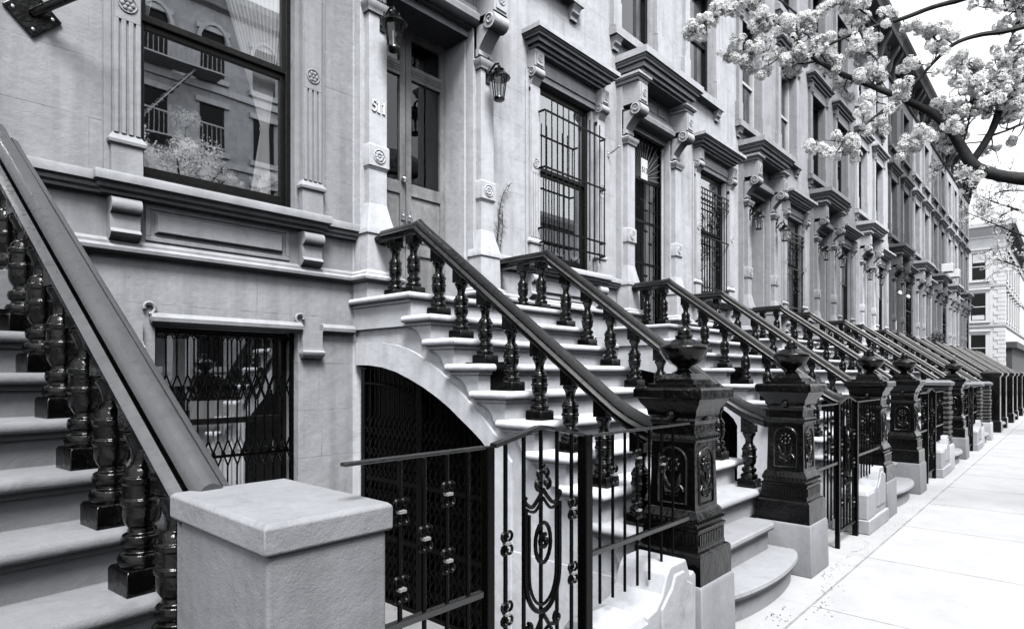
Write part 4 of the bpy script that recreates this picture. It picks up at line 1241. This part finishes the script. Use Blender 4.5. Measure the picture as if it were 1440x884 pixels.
mb = MB(); mb.box(-30, 62, -8.5, -8.3, -.15, .004); structure(mb.build('kerb', M['granite'], None, smooth=0, bevel=.02, tone=.7))
mb = MB(); mb.box(-400, 600, -400, -8.4, -.3, -.15); mb.box(62, 600, -8.4, 400, -.3, -.15); structure(mb.build('ground', M['asphalt'], None, smooth=0))
mb = MB(); mb.box(78.5, 140, -8.3, -.0, -.15, 0); structure(mb.build('far_sidewalk', M['pave'], None, smooth=0))

# grit along the foot of the stoops
mb = MB(); rg = random.Random(2)
for _ in range(600):
    x = rg.uniform(3.2, 14); y = -3.74 - abs(rg.gauss(0, .09)) - (.2 * (1 - min(1, abs(((x - 4.57) % P) - 0) / .8) ** 2) if ((x - 4.57 + .8) % P) < 1.6 else 0)
    s = rg.uniform(.002, .007)
    mb.add([(x - s, y, .004), (x, y - s, .002), (x + s, y, .004), (x, y + s, .005)], [(0, 1, 2, 3)])
gr = mb.build('litter', M['leaf'], None, smooth=0); gr['kind'] = 'stuff'; gr['label'] = 'dark grit and crumbs along the foot of the stoops'; gr['category'] = 'litter'

# ------------------------------------------------------------------ corner building across the side street
cb = thing('corner_building', 'pale corner apartment house with quoins and bracketed cornice beyond the row', 'building', (78, 0, 0))
mb = MB(); mb.box(0, 45, .0, 14, 0, 16.3); mb.build('wall', M['pale_stone'], cb, smooth=0)
mb = MB()
for k in range(38):
    z = k * .42; w = .55 if k % 2 else .85
    mb.box(-.05, w, -.05, .3, z + .02, z + .40); mb.box(-.049, .3, -.049, w, z + .021, z + .399)
mb.build('quoins', M['pale_stone'], cb, smooth=0)
for (y0, y1, z0, z1) in ((1.5, 2.6, 11.2, 13.8), (1.5, 2.7, 7.1, 9.8), (1.5, 2.7, 3.0, 5.6), (5.0, 6.2, 11.2, 13.8), (5, 6.2, 7.1, 9.8), (5, 6.2, 3, 5.6)):
    mb = MB(); mb.box(-.06, .02, y0 - .25, y0, z0 - .1, z1 + .1); mb.box(-.06, .02, y1, y1 + .25, z0 - .1, z1 + .1)
    mb.box(-.22, .02, y0 - .4, y1 + .4, z0 - .28, z0 - .1); mb.box(-.2, .02, y0 - .4, y1 + .4, z1 + .35, z1 + .55); mb.box(-.08, .02, y0 - .3, y1 + .3, z1 + .1, z1 + .35)
    w = mb.build('window', M['pale_stone'], cb, smooth=0)
    mb = MB(); mb.box(-.012, .0, y0, y1, z0, z1); mb.build('pane', M['sash'], w, smooth=0)
    mb = MB(); mb.box(-.03, -.012, y0, y1, (z0 + z1) / 2 - .04, (z0 + z1) / 2 + .04); mb.box(-.028, -.012, y0 + .05, y1 - .05, z1 - .9, z1 - .05) if z0 > 10 else mb.box(-.028, -.012, y0 + .1, y1 - .1, z0 + .05, z0 + .5); mb.build('sash', M['shade'], w, smooth=0)
for z in (6.6, 10.6, 14.4):
    mb = MB(); mb.ringbox(0, 45, 0, 14, [(0, z - .3), (.1, z - .2), (.14, z), (0, z + .02)]); mb.build('string_course', M['pale_stone'], cb, smooth=0)
mb = MB(); mb.ringbox(0, 45, 0, 14, [(.05, 15.3), (.1, 15.35), (.1, 15.5), (.7, 16.2), (.9, 16.3), (.95, 16.7), (0, 16.8)]); rc = mb.build('roof_cornice', M['pale_stone'], cb, smooth=0)
for k in range(30):
    x = .6 + k * 1.1
    mb = MB(); mb.prism([(0, 15.2), (-.2, 15.25), (-.45, 15.6), (-.75, 15.9), (-.75, 16.15), (0, 16.15)], 'x', x - .18, x + .18); mb.build('bracket', M['darkwood'], rc, smooth=0)
mb = MB()
for k in range(5):
    y = 1.0 + k * 1.9
    for q in range(8):
        a0, a1 = PI * q / 8, PI * (q + 1) / 8
        mb.prism([(y + .55 * math.cos(a0), 15.3 + .55 * math.sin(a0)), (y + .72 * math.cos(a0), 15.3 + .72 * math.sin(a0)), (y + .72 * math.cos(a1), 15.3 + .72 * math.sin(a1)), (y + .55 * math.cos(a1), 15.3 + .55 * math.sin(a1))], 'x', -.08, .0)
mb.build('arches', M['pale_stone'], rc, smooth=0)
# street face: bays and dark shopfront
for k in range(6):
    x = 2 + k * 3.4
    for (z0, z1) in ((11.2, 13.8), (7.1, 9.8)):
        mb = MB(); mb.box(x - .25, x + 1.45, -.08, .02, z0 - .25, z0 - .05); mb.box(x - .25, x + 1.45, -.25, .02, z1 + .15, z1 + .4); mb.box(x - .2, x, -.06, .02, z0, z1); mb.box(x + 1.2, x + 1.4, -.06, .02, z0, z1)
        w = mb.build('window', M['pale_stone'], cb, smooth=0)
        mb = MB(); mb.box(x, x + 1.2, -.012, 0, z0, z1); mb.build('pane', M['sash'], w, smooth=0)
mb = MB(); mb.box(1.2, 30, -.5, .02, .4, 4.3); mb.box(1.0, 30, -.9, .02, 4.3, 4.9); mb.build('shopfront', M['asphalt'], cb, smooth=0)

# ------------------------------------------------------------------ far side of the street (seen in the window glass)
def opposite(x0, x1, h, lab, arches):
    o = thing('apartment_building', lab, 'building', (x0, -24.5, 0), 0, 'buildings across the street')
    W = x1 - x0
    mb = MB(); mb.box(0, W, -10, 0, 0, h); mb.ringbox(0, W, -10, 0, [(.0, h), (.3, h + .1), (.6, h + .5), (.65, h + .8), (0, h + .85)], (0, 0, 0, 1)); mb.build('wall', M['oppwall'], o, smooth=0)
    z = 2.0; fl = 0
    while z < h - 2.5:
        n = int(W / 2.3)
        for k in range(n):
            x = 1.0 + k * (W - 2) / max(1, n - 1)
            mb = MB(); mb.box(x - .75, x + .75, 0, .14, z - .25, z); mb.box(x - .75, x + .75, 0, .14, z + 2.1, z + 2.35)
            top = arches and z + 3.4 >= h - 2.5
            if top:
                for q in range(10):
                    a0, a1 = PI * q / 10, PI * (q + 1) / 10
                    mb.prism([(x + .62 * math.cos(a0), z + 1.5 + .9 * math.sin(a0)), (x + .78 * math.cos(a0), z + 1.5 + 1.06 * math.sin(a0)), (x + .78 * math.cos(a1), z + 1.5 + 1.06 * math.sin(a1)), (x + .62 * math.cos(a1), z + 1.5 + .9 * math.sin(a1))], 'y', 0, .2)
            w = mb.build('window', M['opptrim'], o, smooth=0)
            mb = MB(); mb.box(x - .55, x + .55, 0, .02, z, z + 2.1); mb.build('pane', M['sash'], w, smooth=0)
        mb = MB(); mb.box(0, W, 0, .12, z - .7, z - .4); mb.build('string_course', M['opptrim'], o, smooth=0)
        z += 3.4; fl += 1
    return o
ob = opposite(3.5, 15.5, 18.8, 'brick apartment house across the street with arched top windows and a fire escape', True)
opposite(-9, 3.2, 13.5, 'brick apartment house across the street, left of the fire escape', False)
opposite(15.8, 30, 14, 'brick apartment house across the street, right of the fire escape', False)
opposite(30.3, 58, 13, 'long brick apartment house across the street, farthest along', False)
fe = thing('fire_escape', 'iron fire escape on the brick apartment house across the street', 'fire escape', (9.5, -24.4, 0))
for z in (11.9, 15.3):
    mb = MB(); mb.box(-2.6, 2.6, .1, 1.15, z, z + .06)
    for k in range(27): mb.tube([(-2.6 + k * .2, 1.12, z), (-2.6 + k * .2, 1.12, z + 1.0)], .014, 4)
    mb.box(-2.6, 2.6, 1.1, 1.15, z + .98, z + 1.04); pf = mb.build('platform', M['white'], fe, smooth=0)
mb = MB()
for s in (0, .5):
    mb.tube([(1.4, .35 + s, 15.3), (-1.2, .35 + s, 12.0)], .035, 4)
for k in range(12): mb.box(1.4 - k * .236 - .1, 1.4 - k * .236 + .1, .35, .85, 15.3 - k * .3 - .02, 15.3 - k * .3 + .02)
mb.build('ladder', M['white'], fe, smooth=0)

# ------------------------------------------------------------------ flowering trees
def flower_cluster(mb, c, r, rnd, n=16, mi_p=0, mi_s=1):
    c = Vector(c)
    for _ in range(n):
        d = Vector((rnd.gauss(0, 1), rnd.gauss(0, 1), rnd.gauss(0, 1))).normalized()
        p = c + d * r * rnd.uniform(.55, 1)
        u = d.orthogonal().normalized(); w = d.cross(u)
        a0 = rnd.random() * 6; s = rnd.uniform(.019, .027)
        vs = [p]
        fs = []
        for k in range(5):
            a = a0 + 2 * PI * k / 5
            q0 = u * math.cos(a - .5) + w * math.sin(a - .5); q1 = u * math.cos(a) + w * math.sin(a); q2 = u * math.cos(a + .5) + w * math.sin(a + .5)
            i = len(vs); vs += [p + q0 * s * .75 + d * .003, p + q1 * s * 1.15 + d * .005, p + q2 * s * .75 + d * .003]
            fs.append((0, i, i + 1, i + 2))
        mb.add(vs, fs, mi_p)
        t = s * .34
        mb.add([p + d * .006 + u * t, p + d * .006 - u * t * .5 + w * t * .8, p + d * .006 - u * t * .5 - w * t * .8], [(0, 1, 2)], mi_s)

class Tree:
    def __init__(s, seed): s.r = random.Random(seed); s.wood = MB(); s.twig = MB(); s.cl = []
    def limb(s, pts, r0, r1, n=8, sub=4):
        # smooth the polyline
        P_ = [Vector(p) for p in pts]; out = []
        for i in range(len(P_) - 1):
            a = P_[max(0, i - 1)]; b = P_[i]; c = P_[i + 1]; d = P_[min(len(P_) - 1, i + 2)]
            for k in range(sub):
                t = k / sub
                out.append(.5 * ((2 * b) + (c - a) * t + (2 * a - 5 * b + 4 * c - d) * t * t + (3 * b - a - 3 * c + d) * t ** 3))
        out.append(P_[-1])
        L = len(out) - 1
        rs = [(r0 + (r1 - r0) * i / L) * (1 + .07 * s.r.uniform(-1, 1)) for i in range(L + 1)]
        s.wood.tube(out, rs, n if r0 > .03 else 5)
        return out
    def twigs(s, path, every=.1, ln=(.12, .4), dens=1.0, cr=(.05, .085), depth=1, start=0, up=.35):
        acc = 0; r = s.r
        for i in range(len(path) - 1):
            if i / len(path) < start: continue
            a, b = path[i], path[i + 1]; seg = (b - a).length; acc += seg
            while acc > every:
                acc -= every
                p = a.lerp(b, r.random())
                ax = (b - a).normalized()
                d = (ax * .4 + Vector((r.gauss(0, 1), r.gauss(0, 1), r.gauss(0, 1) + up)).normalized()).normalized()
                L = r.uniform(*ln)
                mid = p + d * L * .5 + Vector((r.gauss(0, 1), r.gauss(0, 1), r.gauss(0, 1))) * L * .12
                e = p + d * L + Vector((0, 0, L * .12))
                tp = s.limb([p, mid, e], .0085 if depth else .006, .003, 5, 3)
                if depth and L > .2: s.twigs(tp, every * 1.1, (ln[0] * .5, ln[1] * .45), dens, cr, 0, .2)
                if r.random() < dens:
                    s.cl.append((e, r.uniform(*cr)))
                    if r.random() < .6 * dens: s.cl.append((mid + Vector((r.gauss(0, .02), r.gauss(0, .02), r.gauss(0, .02))), r.uniform(*cr) * .85))
    def finish(s, name, label, group, nflow=16):
        o = s.wood.build(name, M['bark'], None, smooth=60); tag(o, label, 'tree', group)
        mb = MB()
        for c, r in s.cl: flower_cluster(mb, c, r, s.r, int(nflow * (r / .065) ** 2))
        mb.build('blossoms', [M['petal'], M['bark']], o, smooth=0)
        return o

TREE_PTS = {'limb': [(8.6, -4.881, 3.739), (8.5, -4.648, 3.812), (8.4, -4.459, 3.938), (8.35, -4.363, 4.135), (8.3, -4.26, 4.351), (8.25, -4.116, 4.549), (8.2, -3.99, 4.649), (8.1, -3.802, 4.784), (8.0, -3.561, 4.946), (7.85, -3.288, 5.12), (7.7, -3.078, 5.284), (7.6, -2.929, 5.463), (7.55, -2.873, 5.72)], 'B': [(8.6, -5.054, 5.365), (8.4, -4.745, 5.294), (8.3, -4.512, 5.294), (8.2, -4.304, 5.23), (8.1, -4.125, 5.045), (8.0, -3.976, 4.839), (7.85, -3.767, 4.618), (7.75, -3.615, 4.473), (7.6, -3.474, 4.293), (7.55, -3.379, 4.225)], 'C': [(8.42, -4.444, 3.977), (8.5, -4.586, 4.244), (8.5, -4.666, 4.47), (8.5, -4.714, 4.763), (8.55, -4.741, 5.08), (8.6, -4.792, 5.312), (8.7, -4.876, 5.63)], 'D': [(8.6, -4.515, 5.889), (8.5, -4.333, 5.839), (8.35, -4.088, 5.784), (8.2, -3.839, 5.696), (8.0, -3.632, 5.611), (7.85, -3.377, 5.531), (7.7, -3.154, 5.421), (7.65, -3.015, 5.336)], 'E': [(7.55, -2.889, 5.838), (7.4, -2.659, 6.072), (7.3, -2.406, 6.072), (7.2, -2.232, 5.98), (7.1, -2.082, 5.91), (7.05, -1.943, 5.857), (7.0, -1.849, 5.752)], 'F': [(7.85, -3.288, 5.12), (7.8, -3.126, 5.313), (7.75, -3.009, 5.543), (7.7, -2.905, 5.728)], 'G': [(7.7, -3.078, 5.284), (7.6, -2.873, 5.283), (7.5, -2.705, 5.369), (7.4, -2.535, 5.458), (7.35, -2.343, 5.54), (7.3, -2.163, 5.464)], 'G2': [(7.5, -2.705, 5.369), (7.5, -2.582, 5.327), (7.45, -2.432, 5.291), (7.4, -2.279, 5.513)], 'H': [(7.6, -2.929, 5.463), (7.5, -2.786, 5.649), (7.45, -2.641, 5.809), (7.4, -2.494, 5.76), (7.35, -2.369, 5.684)], 'I': [(8.0, -3.632, 5.611), (7.9, -3.475, 5.799), (7.8, -3.315, 5.901), (7.75, -3.14, 5.867)], 'I2': [(8.0, -3.561, 4.946), (7.95, -3.643, 5.152), (7.9, -3.511, 5.34), (7.85, -3.413, 5.314)], 'J': [(7.55, -3.379, 4.225), (7.5, -3.32, 4.115), (7.48, -3.215, 4.119), (7.45, -3.127, 4.14)], 'K': [(7.6, -3.474, 4.293), (7.65, -3.497, 4.183), (7.6, -3.417, 4.086)], 'K2': [(7.85, -3.767, 4.618), (7.8, -3.604, 4.673), (7.75, -3.523, 4.562)], 'L': [(8.5, -4.714, 4.763), (8.4, -4.533, 4.67), (8.3, -4.368, 4.57), (8.3, -4.227, 4.47)], 'M': [(8.5, -4.666, 4.47), (8.6, -4.792, 4.681), (8.7, -4.876, 4.897)], 'N': [(8.5, -4.586, 4.244), (8.6, -4.762, 4.305), (8.7, -4.906, 4.372)], 'O': [(8.35, -4.363, 4.135), (8.4, -4.421, 4.431), (8.4, -4.44, 4.737), (8.4, -4.465, 5.025)], 'O2': [(8.2, -4.304, 5.23), (8.2, -4.208, 5.366), (8.2, -4.163, 5.461)], 'O3': [(8.1, -4.138, 5.04), (8.1, -4.176, 5.198), (8.1, -4.125, 5.356), (8.0, -4.061, 5.448)], 'Q': [(8.3, -4.26, 4.351), (8.2, -4.11, 4.298), (8.15, -3.985, 4.198), (8.1, -3.857, 4.136)], 'S': [(8.5, -4.714, 4.763), (8.6, -4.822, 4.956), (8.7, -4.906, 5.041)], 'S2': [(8.7, -4.876, 5.553), (8.6, -4.732, 5.605), (8.5, -4.555, 5.671)], 'T': [(8.35, -4.35, 4.161), (8.3, -4.227, 3.966), (8.25, -4.156, 3.906)]}
TREE2_PTS = {'a': [(20, -4.729, 5.412), (19.8, -4.13, 5.777), (19.6, -3.796, 5.94), (19.4, -3.386, 6.209), (19.2, -3.042, 6.414)], 'b': [(20, -4.729, 4.803), (19.8, -4.267, 5.101), (19.6, -3.796, 5.388), (19.4, -3.269, 5.727)], 'c': [(19.8, -4.13, 5.777), (19.7, -3.859, 5.592), (19.6, -3.583, 5.441)], 'd': [(20.3, -4.72, 3.966), (20, -4.119, 4.405), (19.8, -3.78, 4.545)], 'e': [(20, -4.729, 6.109), (20, -4.257, 6.238), (19.8, -3.851, 6.24), (19.7, -3.574, 6.002)]}
RADII = {'limb': (.066, .014), 'B': (.028, .008), 'C': (.04, .02), 'D': (.032, .01), 'E': (.012, .004), 'F': (.012, .005), 'G': (.012, .004), 'G2': (.008, .004), 'H': (.01, .004),
         'I': (.01, .004), 'I2': (.012, .005), 'J': (.008, .004), 'K': (.006, .003), 'K2': (.007, .003), 'L': (.012, .004), 'M': (.016, .008), 'N': (.014, .006), 'O': (.012, .004), 'O2': (.008, .003),
         'O3': (.009, .003), 'Q': (.012, .004), 'S': (.012, .005), 'S2': (.014, .006), 'T': (.008, .003)}
t1 = Tree(4)
tr = t1.limb([(9.75, -7.35, 0), (9.7, -7.3, .8), (9.6, -7.25, 1.8), (9.5, -7.1, 2.6)], .17, .14, 12)
t1.limb([(9.5, -7.1, 2.5), (9.25, -6.5, 3.1), (8.9, -5.7, 3.55), TREE_PTS['limb'][0]], .11, .07, 10)
for k, pts in TREE_PTS.items():
    r0, r1 = RADII[k]
    path = t1.limb(pts, r0, r1, 10 if r0 > .03 else 6, 5)
    if k == 'limb': t1.twigs(path, .085, (.10, .30), .95, (.048, .08), 1, .55)
    elif k == 'C': t1.twigs(path, .045, (.1, .42), .7, (.04, .07), 1, .1)
    elif k in ('L', 'M', 'N', 'O', 'S', 'S2', 'T'): t1.twigs(path, .042, (.08, .36), .7, (.04, .07), 1, .1)
    elif k == 'B': t1.twigs(path, .075, (.08, .3), .8, (.04, .075), 1, .35)
    elif k == 'D': t1.twigs(path, .09, (.08, .28), .85, (.045, .08), 1, .35)
    else: t1.twigs(path, .036, (.05, .17), .95, (.048, .08), 0, .15)
# the rest of the tree, over the road
for a in range(5):
    an = -2.4 + a * .75; L = 2.3
    e = Vector((9.5 + L * math.cos(an) * .9, -7.4 + L * math.sin(an), 5.4 + .4 * (a % 2)))
    if e.y > -6.6: continue
    path = t1.limb([(9.5, -7.1, 2.5), Vector((9.5, -7.2, 3.2)).lerp(e, .45) + Vector((0, 0, .3)), e], .09, .015, 8)
    t1.twigs(path, .3, (.3, .7), .9, (.07, .11), 0, .3)
# joints from the crown to branches that enter the picture from the right
t1.limb([(9.5, -7.1, 2.6), (9.3, -6.3, 4.2), TREE_PTS['B'][0]], .06, .03, 8)
t1.limb([(9.3, -6.3, 4.2), (9.1, -5.8, 5.2), TREE_PTS['D'][0]], .05, .034, 8)
tree1 = t1.finish('flowering_tree', 'nearest white blossoming tree, thick dark limb reaching in from the right edge', 'flowering street trees', 36)
t2 = Tree(9)
t2.limb([(22, -7.4, 0), (22, -7.35, 2.0), (21.8, -7.2, 3.5)], .15, .12, 10)
for k, pts in TREE2_PTS.items():
    t2.limb([(21.8, -7.2, 3.4), Vector(pts[0]).lerp(Vector((21.6, -6.8, 4.2)), .5), pts[0]], .05, .03, 6)
    path = t2.limb(pts, .03, .008, 6)
    t2.twigs(path, .08, (.2, .7), .75, (.05, .10), 1, .2)
for a in range(7):
    an = 2 * PI * a / 7; L = 2.2
    e = Vector((21.8 + L * math.cos(an), -7.6 + L * math.sin(an) * .8, 6.8 + .6 * (a % 2)))
    path = t2.limb([(21.8, -7.2, 3.4), Vector((21.8, -7.3, 4.3)).lerp(e, .45) + Vector((0, 0, .4)), e], .08, .015, 7)
    t2.twigs(path, .3, (.3, .8), .9, (.08, .13), 0, .3)
tree2 = t2.finish('flowering_tree', 'farther white blossoming tree, fine twigs below the big limb at right', 'flowering street trees', 7)
t3 = Tree(21)
t3.limb([(8.2, -17.6, 0), (8.2, -17.6, 2.5), (8.3, -17.7, 5)], .18, .14, 10)
mbl = MB()
for a in range(11):
    an = 2 * PI * a / 11; L = 3.3
    e = Vector((7.9 + L * math.cos(an) * t3.r.uniform(.7, 1.4), -17.7 + L * math.sin(an) * .7, 9.7 + t3.r.uniform(-1.6, 1.7)))
    path = t3.limb([(8.3, -17.7, 4.8), Vector((8.3, -17.7, 6.2)).lerp(e, .45) + Vector((0, 0, .4)), e], .09, .015, 6)
    t3.twigs(path, .22, (.3, 1.0), .9, (.16, .3), 1, .2)
for c, r in t3.cl: leaf_quads(mbl, c, r * 1.25, 70, .035, t3.r)
t3.cl = []
tree3 = t3.wood.build('flowering_tree', M['bark'], None, smooth=60); tag(tree3, 'blossoming tree across the street, mirrored in the big window', 'tree', 'flowering street trees')
mbl.build('blossoms', M['petal'], tree3, smooth=0)

# ------------------------------------------------------------------ camera, light, sky
cam = bpy.data.cameras.new('Camera'); co = bpy.data.objects.new('Camera', cam); COL.objects.link(co); scene.camera = co
YAW = 42.42
cam.sensor_fit = 'HORIZONTAL'; cam.sensor_width = 36; cam.lens = 870 / 1440 * 36; cam.shift_y = (526 - 442) / 1440
cam.clip_start = .05; cam.clip_end = 2000
co.location = (0, -5.3, 1.65); co.rotation_euler = (PI / 2, 0, R(YAW - 90))

w = bpy.data.worlds.new('World'); scene.world = w; w.use_nodes = True
nt = w.node_tree; bg = nt.nodes['Background']
SUN_EL, SUN_AZ = 58, 236      # azimuth of the sun measured from +x, counter-clockwise
sky = nt.nodes.new('ShaderNodeTexSky'); sky.sky_type = 'NISHITA'; sky.sun_disc = False
sky.sun_elevation = R(SUN_EL); sky.sun_rotation = R(90 - SUN_AZ); sky.air_density = 1.0; sky.dust_density = 6; sky.ozone_density = 1
hs = nt.nodes.new('ShaderNodeHueSaturation'); hs.inputs['Saturation'].default_value = .06
nt.links.new(sky.outputs[0], hs.inputs['Color'])
mx = nt.nodes.new('ShaderNodeMix'); mx.data_type = 'RGBA'; mx.inputs['Factor'].default_value = .7
nt.links.new(hs.outputs[0], mx.inputs['A']); mx.inputs['B'].default_value = (8.2, 8.35, 8.6, 1)      # an even layer of white cloud
nt.links.new(mx.outputs['Result'], bg.inputs['Color']); bg.inputs['Strength'].default_value = .062
sl = bpy.data.lights.new('Sun', 'SUN'); sl.energy = 2.0; sl.angle = R(22); sl.color = (1, .985, .96)
so = bpy.data.objects.new('Sun', sl); COL.objects.link(so)
d = Vector((math.cos(R(SUN_AZ)) * math.cos(R(SUN_EL)), math.sin(R(SUN_AZ)) * math.cos(R(SUN_EL)), math.sin(R(SUN_EL))))
so.rotation_euler = d.to_track_quat('Z', 'Y').to_euler()
scene.view_settings.view_transform = 'Standard'; scene.view_settings.look = 'None'; scene.view_settings.gamma = 1; scene.view_settings.exposure = 1.85
scene.cycles.max_bounces = 6; scene.cycles.diffuse_bounces = 0; scene.cycles.transparent_max_bounces = 12; scene.cycles.use_denoising = True
scene.cycles.caustics_reflective = False; scene.cycles.caustics_refractive = False
